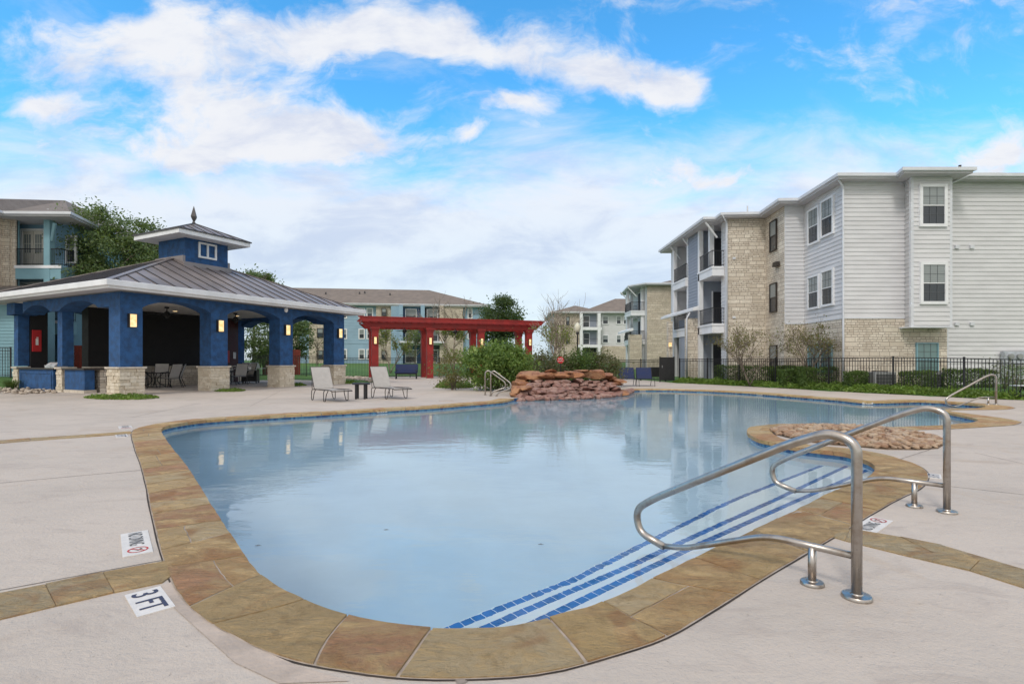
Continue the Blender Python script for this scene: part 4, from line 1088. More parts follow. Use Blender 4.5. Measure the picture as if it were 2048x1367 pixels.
# cupola
a = 1.1
mb = MB(); mb.box(-a,-a,5.6,a,a,7.35); cup = mb.build('cupola', 'stucco_blue', pav)
mb = MB()
for (x0,y0,x1,y1) in ((-a-.12,-a-.12,a+.12,-a),(-a-.12,a,a+.12,a+.12),(-a-.12,-a,-a,a),(a,-a,a+.12,a)): mb.box(x0,y0,5.8,x1,y1,6.12 if abs(y0+a+.12) < .01 else 6.42)
mb.build('flashing', 'metal_roof', cup)
b = 1.85
mb = MB(); mb.box(-b,-b,7.30,b,b,7.52); mb.build('cupola_soffit', 'white_paint', cup)
mb = MB(); q = b+.05; mb.add([(-q,-q,7.53),(q,-q,7.53),(q,q,7.53),(-q,q,7.53),(0,0,8.35)], [(0,1,4),(1,2,4),(2,3,4),(3,0,4),(3,2,1,0)]); mb.build('cupola_roof', 'metal_roof', cup)
mb = MB(); s2 = .82/q
for s_ in (-1,1):
    for t in (-1.5,-1.0,-.5,0,.5,1.0,1.5):
        seam((t, s_*q, 7.53), (t, s_*abs(t), 7.53+(q-abs(t))*s2), .018, .03); seam((s_*q, t, 7.53), (s_*abs(t), t, 7.53+(q-abs(t))*s2), .018, .03)
    for r_ in (-1,1): seam((s_*q, r_*q, 7.53), (0,0,8.35), .03, .03)
mb.box(-q,-q,7.50,q,-q+.03,7.56); mb.box(-q,-q+.03,7.50,-q+.03,q,7.56)
mb.build('cupola_seam', 'metal_seam', cup)
mb = MB(); mb.lathe([(.09,8.28),(.09,8.4),(.05,8.45),(.14,8.62),(.165,8.7),(.02,9.2),(.002,9.25)], n=4); mb.build('finial', 'metal_seam', cup)
for face in (0, 2):
    e = [(1,0),(0,1),(-1,0),(0,-1)][face]; n = (e[1], -e[0]); O = (n[0]*a, n[1]*a); mb = MB(); z0, z1, w_ = 6.52, 7.12, .47
    for (x0,x1,zz0,zz1) in ((-w_,w_,z0-.09,z0),(-w_,w_,z1,z1+.09),(-w_,-w_+.09,z0,z1),(w_-.09,w_,z0,z1),(-.045,.045,z0,z1)): mb.obox(O, e, n, x0, x1, -.01, .06, zz0, zz1)
    wn_ = mb.build('window', 'white_paint', cup)
# lamps, camera, fans
def sconce(parent, O, e, n, z, w_=.125, h=.24, m='bronze_metal'):
    mb = MB(); mb.obox(O, e, n, -w_-.02, w_+.02, 0, .03, z-h-.02, z+h+.02); mb.obox(O, e, n, -w_-.02, -w_+.012, .03, .13, z-h-.02, z+h+.02); mb.obox(O, e, n, w_-.012, w_+.02, .03, .13, z-h-.02, z+h+.02)
    o = mb.build('wall_lamp', m, parent); mb = MB(); mb.obox(O, e, n, -w_+.015, w_-.015, .03, .14, z-h, z+h); mb.build('lamp_shade', 'lamp_glow', o); return o
for x in (-5.3,-1.77,1.77,5.3): sconce(pav, (x, -HY-CW2), (1,0), (0,-1), 2.86)
mb = MB(); mb.lathe([(.07,3.93),(.09,3.88),(.09,3.80),(.05,3.72),(.001,3.70)], 1.45, -HY-.75, 16); mb.build('security_camera', 'white_paint', pav, True)
for x, y in ((-1.5,-.3),(2.1,-.3)):
    mb = MB(); mb.lathe([(.10,3.93),(.10,3.86),(.025,3.84),(.025,3.72),(.10,3.68),(.15,3.60),(.15,3.5),(.08,3.46),(.06,3.38),(.001,3.36)], x, y, 18); f_ = mb.build('ceiling_fan', 'black_metal', pav, 'auto')
    for k in range(5):
        an = 2*math.pi*k/5+.3; e = (math.cos(an), math.sin(an)); n = (-e[1], e[0]); mb = MB(); mb.obox((x,y), e, n, .12, .78, -.07, .07, 3.565, 3.58); mb.build('blade', 'black_metal', f_)
for x, y in ((-2.9,1.2),(0.0,1.6),(.6,-2.2),(3.4,1.4),(-3.4,-2)):
    mb = MB(); mb.lathe([(.10,3.928),(.10,3.915),(.001,3.914)], x, y, 16); mb.build('recessed_light', 'lamp_glow', pav)
# bar block and dark walls inside
mb = MB(); mb.box(-3.2,3.15,0,3.9,3.75,3.93); mb.build('bar_wall', 'black_panel', pav)
mb = MB(); mb.box(-3.4,2.45,0,3.9,2.75,.98); mb.build('bar_counter', 'stone_wall', pav)
mb = MB(); mb.box(-3.5,2.3,.98,4.0,3.1,1.04); mb.build('bar_top', 'limestone_cap', pav, bevel=.01)
mb = MB(); mb.tube(round_path([(-1.4,2.6,1.04),(-1.4,2.6,1.34),(-1.3,2.55,1.42),(-1.2,2.5,1.32)], .06), .018, 8); mb.lathe([(.06,1.04),(.06,1.07),(.03,1.08)], -1.4, 2.6, 12); mb.build('bar_faucet', 'grill_steel', pav, True)
mb = MB(); mb.box(4.0,3.55,0,5.0,3.85,3.93); dw = mb.build('partition_wall', 'door_maroon', pav)
mb = MB(); mb.box(4.08,3.50,.05,4.92,3.545,2.3); dd_ = mb.build('door', 'door_maroon', dw)
mb = MB(); mb.box(4.62,3.485,1.45,4.80,3.498,1.85); mb.build('notice', 'tile_white', dw)
mb = MB(); mb.box(4.15,3.485,1.2,4.38,3.498,1.95); mb.build('notice', 'ink_red', dw)
mb = MB(); mb.tube([(4.18,3.49,1.0),(4.18,3.43,1.0),(4.18,3.43,1.18),(4.18,3.49,1.18)], .012, 6); mb.build('handle', 'grill_steel', dd_)
# blue half walls and counters on the left side
mb = MB(); mb.box(-5.55,.74,0,-5.2,3.85,.95); hw = mb.build('half_wall', 'stucco_blue', pav)
mb = MB(); mb.box(-5.62,.6,.95,-4.7,3.95,1.02); mb.build('counter_top', 'bronze_metal', pav, bevel=.01)
mb = MB()
for q in ((.85,.92,.12,.85),(3.65,3.72,.12,.85)): mb.box(-5.575,q[0],q[2],-5.551,q[1],q[3])
mb.box(-5.575,.92,.78,-5.551,3.65,.85); mb.box(-5.575,.92,.12,-5.551,3.65,.19)
mb.build('panel_trim', 'stucco_blue', pav)
mb = MB(); mb.box(-5.5,-1.7,.14,-5.15,-.1,.95); mb.build('half_wall', 'stucco_blue', pav)
mb = MB(); mb.box(-5.55,-1.75,0,-5.1,-.12,.13); mb.build('plinth', 'limestone_cap', pav)
mb = MB(); mb.box(-5.58,-1.8,.95,-4.8,-.05,1.01); mb.build('counter_top', 'bronze_metal', pav, bevel=.01)
mb = MB(); mb.box(-4.95,-1.7,0,-4.75,-1.35,.98); mb.box(-4.95,-1.35,0,-4.75,2.0,.92); mb.build('bar_counter', 'stone_wall', pav)
gd = thing('built_in_grill', 'rounded steel grill hood on the blue counter at the left side of the pavilion', 'grill', PL(-5.2,1.35,1.02), PHI)
mb = MB(); k = 10; prof = [(-.24,0)]+[(-.24+.48*i/k, .07+.17*math.sin(math.pi*i/k)) for i in range(k+1)]+[(.24,0)]
mb.xprism(prof, (0,0), (1,0), (0,1), -.42, .42); mb.build('hood', 'grill_steel', gd, 'auto'); mb = MB(); mb.tube([(-.27,-.3,.10),(-.30,-.3,.10),(-.30,.3,.10),(-.27,.3,.10)], .012, 6); mb.build('handle', 'grill_steel', gd)
mb = MB(); mb.box(-5.08,4.0,0,-4.45,4.3,3.93); mb.build('partition_wall', 'black_panel', pav)
ex_ = thing('red_notice_box', 'red box with white emblem on the left rear pavilion column', 'box', PL(-4.88,3.99,0), PHI)
mb = MB(); mb.box(-.17,-.06,1.75,.17,-.003,2.75); mb.build('box_body', 'red_sign', ex_, bevel=.01)
mb = MB(); mb.lathe([(.06,0),(.06,.001)], 0,0, 14); mb = MB(); mb.box(-.05,-.066,2.05,.05,-.061,2.35); mb.box(-.02,-.066,2.37,.05,-.061,2.42); mb.build('emblem', 'sign_white', ex_)

# ------------------------------------------------------------------ patio furniture
def chair_dining():
    t = thing('patio_chair', 'x', 'chair', group='sling chairs inside the pavilion')
    mb = MB()
    for s_ in (-.27, .27):
        mb.tube(round_path([(.26,s_,0),(.22,s_,.42),(.24,s_,.64),(-.16,s_,.66),(-.24,s_,.62)], .06), .014, 6)
        mb.tube(round_path([(-.32,s_,0),(-.16,s_,.42),(-.22,s_,.62),(-.36,s_,1.0)], .06), .014, 6); mb.tube([(.23,s_,.40),(-.17,s_,.38)], .012, 6)
    mb.tube([(.23,-.27,.40),(.23,.27,.40)], .012, 6); mb.tube([(-.17,-.27,.38),(-.17,.27,.38)], .012, 6); mb.tube([(-.36,-.27,1.0),(-.36,.27,1.0)], .014, 6); mb.tube([(.25,-.27,.12),(.25,.27,.12)], .01, 6)
    mb.build('frame', 'black_metal', t, True)
    mb = MB(); mb.xprism([(-.18,.385),(.25,.405),(.25,.425),(-.17,.405)], (0,0), (1,0), (0,1), -.255, .255); mb.build('seat', 'sling_dark', t)
    mb = MB(); mb.xprism([(-.17,.44),(-.15,.45),(-.345,1.0),(-.365,1.0)], (0,0), (1,0), (0,1), -.255, .255); mb.build('backrest', 'sling_dark', t)
    return t
def table_dining(label, loc, rz):
    t = thing('patio_table', label, 'table', loc, rz)
    mb = MB(); mb.lathe([(.60,.69),(.62,.70),(.62,.715),(.60,.725),(.001,.726)], n=28); mb.build('tabletop', 'table_black', t)
    for k in range(4):
        an = math.pi/4+k*math.pi/2; c, s_ = math.cos(an), math.sin(an); mb = MB(); mb.tube(round_path([(.48*c,.48*s_,0),(.12*c,.12*s_,.25),(.10*c,.10*s_,.45),(.35*c,.35*s_,.69)], .1), .018, 6); mb.build('leg', 'black_metal', t, True)
    return t
tb = [PL(-1.5, .7, .014), PL(2.55, .6, .014)]
table_dining('round black patio table inside the left front arch of the pavilion', tb[0], 0)
table_dining('round black patio table inside the second front arch of the pavilion', tb[1], .5)
ch = chair_dining(); ch.scale = (1.15,1.15,1.15)
pos = [(tb[0], 250, 'sling chair in front of the left pavilion table'), (tb[0], 350, 'sling chair right of the left pavilion table nearest the second pedestal'), (tb[0], 25, 'sling chair behind the right side of the left pavilion table'), (tb[0], 175, 'sling chair left of the left pavilion table'), (tb[0], 110, 'sling chair behind the left pavilion table by the bar counter'),
       (tb[1], 240, 'sling chair in front of the right pavilion table'), (tb[1], 320, 'sling chair right of the right pavilion table beside the steel grill cart'), (tb[1], 60, 'sling chair behind the right pavilion table'), (tb[1], 165, 'sling chair left of the right pavilion table half behind the second pedestal')]
for i, (c, an, lb) in enumerate(pos):
    an = R(an); p = c+Vector((math.cos(an), math.sin(an), 0))*.88
    if i == 0: ch.location = p; ch.rotation_euler = (0,0,an+math.pi); ch['label'] = lb
    else: dup(ch, p, an+math.pi, lb)
gc = thing('grill_cart', 'stainless gas grill on a black cart under the pavilion', 'grill', PL(3.9, .9, .014), PHI+R(-90)+R(35))
mb = MB(); mb.box(-.42,-.27,.1,.42,.27,.82); mb.build('cart', 'black_metal', gc, bevel=.01)
mb = MB(); k = 10; mb.xprism([(-.28,.86)]+[(-.28+.56*i/k, .98+.22*math.sin(math.pi*i/k)) for i in range(k+1)]+[(.28,.86)], (0,0), (0,1), (1,0), -.42, .42); mb.build('hood', 'grill_steel', gc, 'auto')
mb = MB(); mb.box(-.80,-.25,.84,-.44,.25,.88); mb.box(.44,-.25,.84,.80,.25,.88); mb.box(-.43,-.33,.74,.43,-.28,.88); mb.build('side_shelf', 'grill_steel', gc)
mb = MB(); mb.tube([(-.3,-.30,1.02),(-.3,-.36,1.02),(.3,-.36,1.02),(.3,-.30,1.02)], .012, 6); mb.build('handle', 'grill_steel', gc)
for x in (-.25,0,.25):
    mb = MB(); mb.tube([(x,-.33,.81),(x,-.37,.81)], .03, 10); mb.build('knob', 'black_metal', gc)
for x in (-.36,.36):
    mb = MB(); mb.tube([(x,-.22,.07),(x+.04,-.22,.07)], .07, 12); mb.tube([(x,.22,.07),(x+.04,.22,.07)], .07, 12); mb.build('wheel', 'black_metal', gc)

def chaise(label, loc, rz):      # local +x points to the foot end
    t = thing('chaise_lounge', label, 'lounge chair', loc, rz, 'grey sling chaise lounges at the pool edge')
    W_ = .34; mb = MB()
    for s_ in (-W_, W_):
        mb.tube(round_path([(-.12,s_,.36),(.15,s_,.37),(1.30,s_,.39),(1.46,s_,.35)], .08), .015, 8)
        mb.tube([(.0,s_*.96,.37),(-.34,s_*.96,1.11)], .015, 8)
        mb.tube([(-.20,s_,.74),(-.16,s_,.37)], .010, 6)
    mb.tube([(-.34,-W_,1.11),(-.34,W_,1.11)], .015, 8); mb.tube([(1.46,-W_,.35),(1.46,W_,.35)], .015, 8); mb.tube([(.1,-W_,.36),(.1,W_,.36)], .013, 8); mb.tube([(1.1,-W_,.37),(1.1,W_,.37)], .013, 8)
    mb.build('frame', 'bronze_metal', t, True)
    for s_ in (-W_, W_):
        for x0, x1 in ((-.16,.34), (.86,1.38)):
            mb = MB(); mb.tube(round_path([(x0+.02,s_,.365),(x0-.03,s_*1.02,.30),(x0+.04,s_*1.12,.015),(x0+.20,s_*1.14,.015),(x0+.24,s_*1.08,.25),(x1-.22,s_,.35)], .06), .013, 8); mb.build('leg', 'bronze_metal', t, True)
    mb = MB(); mb.xprism([(.0,.36),(.7,.345),(1.42,.375),(1.42,.387),(.7,.357),(.0,.372)], (0,0), (1,0), (0,1), -W_+.015, W_-.015); mb.build('seat', 'sling_grey', t)
    mb = MB(); mb.xprism([(.02,.39),(-.13,.72),(-.33,1.12),(-.345,1.105),(-.155,.71),(0.0,.38)], (0,0), (1,0), (0,1), -W_+.015, W_-.015); mb.build('backrest', 'sling_grey', t)
    return t
c1 = chaise('grey sling chaise lounge left of the small black side table', (-6.45, 18.0, 0), R(-48))
dup(c1, (-4.72, 19.15, 0), R(-48), 'grey sling chaise lounge right of the small black side table')
st = thing('side_table', 'small round black side table between the two chaise lounges', 'table', (-5.27, 18.35, 0), R(20))
mb = MB(); mb.lathe([(.28,.50),(.31,.51),(.31,.54),(.29,.56),(.24,.565),(.23,.55),(.001,.548)], n=28); mb.build('tabletop', 'table_black', st, 'auto')
for k in range(4):
    an = k*math.pi/2+.5; mb = MB(); x, y = .21*math.cos(an), .21*math.sin(an); mb.box(x-.035,y-.035,0,x+.035,y+.035,.50); mb.build('leg', 'table_black', st, bevel=.008)
# navy glider bench
bn = thing('glider_bench', 'navy blue cushioned bench under the red pergola', 'bench', (-7.6, 37.6, 0), R(4))
mb = MB(); mb.box(-.80,-.02,.42,.80,.5,.56); mb.build('seat', 'navy_fabric', bn, bevel=.04)
mb = MB(); mb.xprism([(.40,.55),(.52,.55),(.62,1.05),(.52,1.07)], (0,0), (0,1), (1,0), -.80, .80); mb.build('backrest', 'navy_fabric', bn, bevel=.03)
for s_ in (-.72,.72):
    mb = MB(); mb.box(s_-.03,-.0,0,s_+.03,.06,.62); mb.box(s_-.03,.44,0,s_+.03,.5,.62); mb.box(s_-.03,.0,.62,s_+.03,.5,.66); mb.build('arm_frame', 'black_metal', bn)
mb = MB(); mb.box(-.72,.05,.34,.72,.09,.42); mb.box(-.72,.40,.34,.72,.44,.42); mb.build('seat_rail', 'black_metal', bn)
# navy chairs pair
def navy(label, loc, rz):
    t = thing('navy_lounge_chair', label, 'chair', loc, rz, 'pair of navy sling chairs beside the waterfall')
    mb = MB()
    for s_ in (-.40,.40):
        mb.tube(round_path([(.55,s_,0),(.50,s_,.40),(-.2,s_,.36),(-.45,s_,.0)], .08), .014, 6); mb.tube([(-.1,s_,.36),(-.32,s_,.95)], .014, 6)
    mb.tube([(-.32,-.40,.95),(-.32,.40,.95)], .014, 6); mb.tube([(.5,-.4,.40),(.5,.4,.40)], .014, 6); mb.build('frame', 'black_metal', t, True)
    mb = MB(); mb.xprism([(-.12,.35),(.52,.40),(.52,.42),(-.12,.37)], (0,0), (1,0), (0,1), -.385, .385); mb.build('seat', 'navy_fabric', t)
    mb = MB(); mb.xprism([(-.11,.39),(-.08,.39),(-.305,.96),(-.335,.96)], (0,0), (1,0), (0,1), -.385, .385); mb.build('backrest', 'navy_fabric', t)
    return t
n1_ = navy('navy sling chair nearer the rock waterfall', (6.05, 27.6, 0), R(-92)); dup(n1_, (6.95, 27.5, 0), R(-92), 'navy sling chair nearer the black metal gate')
# picnic bench at the far right edge
pb = thing('bench', 'metal bench at the right edge of the picture in front of the iron fence', 'bench', (19.0, 18.3, 0), R(-6))
mb = MB(); mb.box(-1.4,-.2,.44,1.4,.2,.48); mb.build('seat', 'trim_grey', pb, bevel=.01)
for s_ in (-1.1,1.1):
    mb = MB(); mb.tube([(s_,-.25,0),(s_,0,.44),(s_,.25,0)], .025, 6); mb.build('leg', 'black_metal', pb)

# ------------------------------------------------------------------ red pergola
pg = thing('pergola', 'dark red wooden pergola with four front posts and warm lamps', 'pergola', (-9.97, 38.2, 0), math.atan2(4.1, 11.3))
Lp, Dp, ph = 12.02, 2.3, .235
for i in range(4):
    for j in range(2):
        x = i*Lp/3; y = j*Dp; mb = MB(); mb.box(x-ph,y-ph,-.05,x+ph,y+ph,3.95); mb.box(x-ph-.05,y-ph-.05,0,x+ph+.05,y+ph+.05,.28) if False else None
        po = mb.build('post', 'pergola_red', pg)
        mb = MB()
        for k, (z0, w_) in enumerate(((3.46,.03),(3.56,.06),(3.64,.10))): mb.box(x-ph-w_,y-ph-w_,z0,x+ph+w_,y+ph+w_,z0+(.10,.08,.12)[k])
        mb.build('post_capital', 'pergola_red', po)
        if j == 0: sconce(pg, (x, -ph), (1,0), (0,-1), 2.78, .10, .24)
def beam(y, z0, z1, x0, x1, cut, w_=.10, name='beam'):
    mb = MB(); mb.xprism([(x0+cut,z0),(x1-cut,z0),(x1,z1),(x0,z1)], (0,y), (1,0), (0,1), -w_, w_); return mb.build(name, 'pergola_red', pg)
for y in (-.16, .16, Dp-.16, Dp+.16): beam(y, 3.76, 4.12, -.95, Lp+.95, .4, .06)
nr_ = 25
for i in range(nr_):
    x = -.9+(Lp+1.8)*i/(nr_-1); mb = MB(); mb.xprism([(-.45,4.12),(Dp+.5,4.12),(Dp+.75,4.32),(-.45,4.32)], (x,0), (0,1), (1,0), -.03, .03); mb.build('rafter', 'pergola_red', pg)
for y in (-.55, -.3): beam(y, 4.14 if y < -.4 else 4.32, 4.42 if y < -.4 else 4.38, -1.15, Lp+1.15, .25, .03, 'trim_board')
for y in (.3,.9,1.5,2.1,2.7,2.95): beam(y, 4.32, 4.38, -1.1, Lp+1.1, .05, .03, 'purlin')
beam(-.55, 4.42, 4.50, -1.25, Lp+1.25, .06, .06, 'trim_board')
for i in range(2):
    x = 2.3+i*3.95; mb = MB(); mb.lathe([(.06,4.12),(.03,4.10),(.03,3.75),(.12,3.70),(.16,3.60),(.16,3.5),(.07,3.46),(.05,3.38),(.001,3.36)], x, 1.1, 16); f_ = mb.build('ceiling_fan', 'black_metal', pg, 'auto')
    for k in range(5):
        an = 2*math.pi*k/5+.3*i; e = (math.cos(an), math.sin(an)); n = (-e[1], e[0]); mb = MB(); mb.obox((x,1.1), e, n, .12, .75, -.07, .07, 3.565, 3.58); mb.build('blade', 'black_metal', f_)

# ------------------------------------------------------------------ apartment buildings
def frame_of(A, B):
    A, B = Vector((A[0],A[1],0)), Vector((B[0],B[1],0)); e = (B-A).normalized(); n = Vector((e.y, -e.x, 0))
    return A, e, n, (B-A).length
def on(A, B, px):        # distance along A->B seen at pixel column px
    A, e, n, L = frame_of(A, B); r = (px-CX)/F; return (r*A.y-A.x)/(e.x-r*e.y)
def zat(A, B, px, py):
    A_, e, n, L = frame_of(A, B); p = A_+e*on(A, B, px); return ZP(py, p.y)
def panel(root, A, B, z0, z1, m, name='siding', out=.03, x0=0, x1=None, back=-.05):
    A, e, n, L = frame_of(A, B); mb = MB(); mb.obox(A, e, n, x0, L if x1 is None else x1, back, out, z0, z1); return mb.build(name, m, root, world=True)
def siding(root, A, B, z0, z1, m, exp=.2, name='siding', x0=0, x1=None, out=.004):
    A, e, n, L = frame_of(A, B); x1 = L if x1 is None else x1; mb = MB(); z = z0; vs = []; fs = []
    while z < z1-.01:
        zt = min(z1, z+exp); b = len(vs)
        for x in (x0, x1):
            p = A+e*x
            for d, zz in ((out, z), (out+.024, z), (out, zt)): q = p+n*d; vs.append((q.x, q.y, zz))
        fs += [(b+1, b+4, b+5, b+2), (b, b+3, b+4, b+1), (b, b+1, b+2), (b+3, b+5, b+4)]; z = zt
    mb.add(vs, fs); return mb.build(name, m, root, world=True)
def window(root, A, B, x0, x1, z0, z1, fm='white_paint', up='pane_blind', lo='pane_dark', fw=.09, proud=.10, munt=True, name='window', sub=True):
    A, e, n, L = frame_of(A, B); mb = MB(); zm = (z0+z1)/2
    for (a, b, c, d, o) in ((x0,x1,z0,z0+fw,proud),(x0,x1,z1-fw,z1,proud),(x0,x0+fw,z0+fw,z1-fw,proud),(x1-fw,x1,z0+fw,z1-fw,proud),(x0+fw,x1-fw,zm-.02,zm+.02,proud-.02)): mb.obox(A, e, n, a, b, .0, o, c, d)
    w_ = mb.build(name, fm, root, world=True)
    if munt:
        mb = MB()
        for t in (1/3, 2/3):
            x = x0+fw+(x1-x0-2*fw)*t; mb.obox(A, e, n, x-.008, x+.008, proud-.033, proud-.026, z0+fw, z1-fw)
        for t in (.25, .75):
            z = z0+fw+(z1-z0-2*fw)*t; mb.obox(A, e, n, x0+fw, x1-fw, proud-.034, proud-.027, z-.008, z+.008)
        mb.build('muntin', 'muntin_grey', w_, world=True)
    mb = MB(); mb.obox(A, e, n, x0+fw-.01, x1-fw+.01, .002, proud-.036, zm, z1-fw+.01); mb.build('upper_pane', up, w_, world=True)
    mb = MB(); mb.obox(A, e, n, x0+fw-.01, x1-fw+.01, .002, proud-.045, z0+fw-.01, zm); mb.build('lower_pane', lo, w_, world=True)
    return w_
def winpx(root, A, B, pxl, pxr, pyt, pyb, **k):
    a, b = sorted((on(A,B,pxl), on(A,B,pxr))); pm = (pxl+pxr)/2; z1, z0 = zat(A,B,pm,pyt), zat(A,B,pm,pyb); return window(root, A, B, a, b, z0, z1, **k)
def railing(root, pts, z, h=.95, m='black_metal', step=.11):
    mb = MB()
    for a, b in zip(pts, pts[1:]):
        A, e, n, L = frame_of(a, b); mb.obox(A, e, n, -.02, L+.02, -.02, .02, z+h-.04, z+h); mb.obox(A, e, n, 0, L, -.015, .015, z+.08, z+.11)
        k = int(L/step)
        for i in range(k+1): x = L*i/max(1,k); mb.obox(A, e, n, x-.009, x+.009, -.009, .009, z, z+h-.04)
    return mb.build('railing', m, root, world=True)
def bldg(name_label, loc): return thing('apartment_building', name_label, 'building', loc)
def offset_poly(poly, d):
    n = len(poly); out = []
    for i in range(n):
        p, a, b = (Vector((*poly[k%n], 0)) for k in (i, i-1, i+1)); u = (p-a).normalized(); v = (b-p).normalized(); n1 = Vector((u.y,-u.x,0)); n2 = Vector((v.y,-v.x,0))
        s_ = (n1+n2); s_ = s_/max(.3, s_.length_squared)*2; q = p+s_*d; out.append((q.x, q.y))
    return out
def eave(root, poly, z, over=.55, th=.22, m='white_paint', gutter=True):
    o = offset_poly(poly, over); mb = MB(); mb.prism(o, z-th, z-.03); mb.build('eave', 'soffit', root, world=True)
    o2 = offset_poly(poly, over+.1); mb = MB(); n = len(o)
    for i in range(n):
        a, b, c, d = o[i], o[(i+1)%n], o2[(i+1)%n], o2[i]
        mb.add([(a[0],a[1],z-.14),(b[0],b[1],z-.14),(c[0],c[1],z-.12),(d[0],d[1],z-.12),(a[0],a[1],z),(b[0],b[1],z),(c[0],c[1],z+.02),(d[0],d[1],z+.02)], [(0,3,2,1),(4,5,6,7),(2,3,7,6)])
    mb.build('gutter', 'trim_grey', root, world=True)
def hip(root, x0, y0, x1, y1, z, pitch, m='shingle_rows', name='roof', rot=0):
    mb = MB(); w_, d_ = x1-x0, y1-y0; k = min(w_, d_)/2; zr = z+k*pitch
    if w_ > d_: r = [(x0+k,y0+k,zr),(x1-k,y0+k,zr)]
    else: r = [(x0+k,y0+k,zr),(x0+k,y1-k,zr)]
    vs = [(x0,y0,z),(x1,y0,z),(x1,y1,z),(x0,y1,z)]+r
    fs = [(0,1,5,4),(1,2,5),(2,3,4,5),(3,0,4)] if w_ > d_ else [(0,1,4),(1,2,5,4),(2,3,5),(3,0,4,5)]
    mb.add(vs, fs); return mb.build(name, m, root, world=True)

# --- building 1 (right): grey lap siding over pale stone
K = 1.09
B1 = bldg('three storey apartment block of pale grey siding and limestone at the right', (20, 30, 0))
def s(z): return EYE+(z-EYE)*K
P0=(15.15,24.0); P1=(15.37,27.6); P2=(14.38,27.65); P3=(14.56,30.1); P4=(12.42,30.25); P5=(12.45,31.2)
rec = [(13.9,31.2),(13.9,33.1),(11.75,33.1),(11.75,35.0),(13.6,35.0),(13.6,37.8),(11.9,37.8),(11.9,39.2)]
foot = [P0,(19.0,24.0),(32,24.1),(32,39.4),(12.0,39.4),(11.9,39.2)]+rec[::-1][1:]+[P5,P4,P3,P2,P1]
EZ1 = s(9.0); ST = s(3.09); L2, L3 = 3.5, 6.85
mb = MB(); mb.prism(foot, -.3, EZ1-.2); mb.build('wall', 'siding_white', B1, world=True)
hull = [P0,(17.9,24.0),(32,24.1),(32,45),(12,45),(11.75,39.2),(11.75,31.2),P5,P4,P3,P2,P1]
bayp = [(17.95,24.0),(17.72,23.3),(19.52,23.3),(19.52,24.0)]
eave(B1, [P0]+bayp+[(32,24.1),(32,39.4),(11.75,39.4),(11.75,31.2),P5,P4,P3,P2,P1], EZ1, .5)
hip(B1, 15.6, 24.3, 33, 39.7, EZ1-.02, .30, 'shingle_rows')
hip(B1, 12.6, 30.6, 22, 39.7, EZ1-.02, .30, 'shingle_rows')
mb = MB(); mb.box(12.9,31.0,EZ1,22,36,EZ1+.03); 
# stone skins
for A, B in ((P1,P0),(P2,P1)): panel(B1, A, B, -.2, ST, 'stone_wall', 'stone_facing', .05, back=-.02)
panel(B1, P3, P2, -.2, EZ1-.2, 'stone_wall', 'stone_facing', .04, back=-.02); panel(B1, P4, P3, -.2, EZ1-.2, 'stone_wall', 'stone_facing', .05, back=-.02)
Q = (19.85, 24.0)
panel(B1, P0, Q, -.2, ST, 'stone_wall', 'stone_facing', .05, back=-.02)
# siding skins
siding(B1, P1, P0, ST+.06, EZ1-.2, 'siding_white', .2, out=.03); siding(B1, P2, P1, ST+.06, EZ1-.2, 'siding_white', .2, out=.03)
siding(B1, P0, (17.95,24.0), ST+.06, EZ1-.2, 'siding_white', .2, out=.03); siding(B1, Q, (32,24.1), -.2, EZ1-.2, 'siding_white', .2, out=.004, x0=.06)
siding(B1, P5, P4, -.2, EZ1-.2, 'siding_white', .2)
for A, B in ((P1,P0),(P2,P1),(P0,Q)): panel(B1, A, B, ST, ST+.06, 'trim_grey', 'band', .075, back=-.02)
# bay
zb = s(2.73)
mb = MB(); mb.prism(bayp, zb, EZ1-.2); bay = mb.build('bay', 'siding_white', B1, world=True)
siding(bay, bayp[1], bayp[2], zb+.05, EZ1-.2, 'siding_white', .2, x0=.10, x1=1.70); siding(bay, bayp[0], bayp[1], zb+.05, EZ1-.2, 'siding_white', .2)
def corner(A, r, z0, z1, px_, py_, name='corner_board'):
    mb = MB(); mb.box(A[0]+px_-r, A[1]+py_-r, z0, A[0]+px_+r, A[1]+py_+r, z1); mb.build(name, 'trim_grey', B1, world=True)
corner(bayp[1], .06, zb, EZ1-.2, .045, .045); corner(bayp[2], .06, zb, EZ1-.2, -.045, .045); corner(P0, .06, ST+.06, EZ1-.2, .035, .035); corner(P2, .06, ST+.06, EZ1-.2, .035, .035); corner(Q, .05, -.2, ST, .03, .02); corner(P4, .05, -.2, EZ1-.2, -.02, .1)
mb = MB(); mb.box(17.66,23.25,zb-.06,19.57,24.0,zb); mb.build('bay_sill', 'trim_grey', B1, world=True)
# windows
winpx(B1, bayp[1], bayp[2], 1837, 1892, 369, 454, fw=.13); winpx(B1, bayp[1], bayp[2], 1838, 1893, 524, 608.5, fw=.13)
winpx(B1, P0, Q, 1829, 1873, 685, 752, fm='siding_teal', up='pane_green', lo='pane_green', fw=.05, proud=.14)
for t, b_, l, r in ((415,488,1619,1642),(396,472,1645,1671),(550,618,1619,1642),(538,612,1646,1671)): winpx(B1, P1, P0, l, r, t, b_, fw=.10, proud=.13)
for t, b_, l, r in ((688,745,1620,1641),(685,745,1648,1668)): winpx(B1, P1, P0, l, r, t, b_, fm='siding_teal', up='pane_green', lo='pane_green', fw=.04, proud=.13)
for t, b_, l, r in ((441,502,1543,1556.5),(566,624,1543,1556.5),(690,745,1543,1557)): winpx(B1, P3, P2, l, r, t, b_, fm='bronze_metal', fw=.05, proud=.13, munt=False)
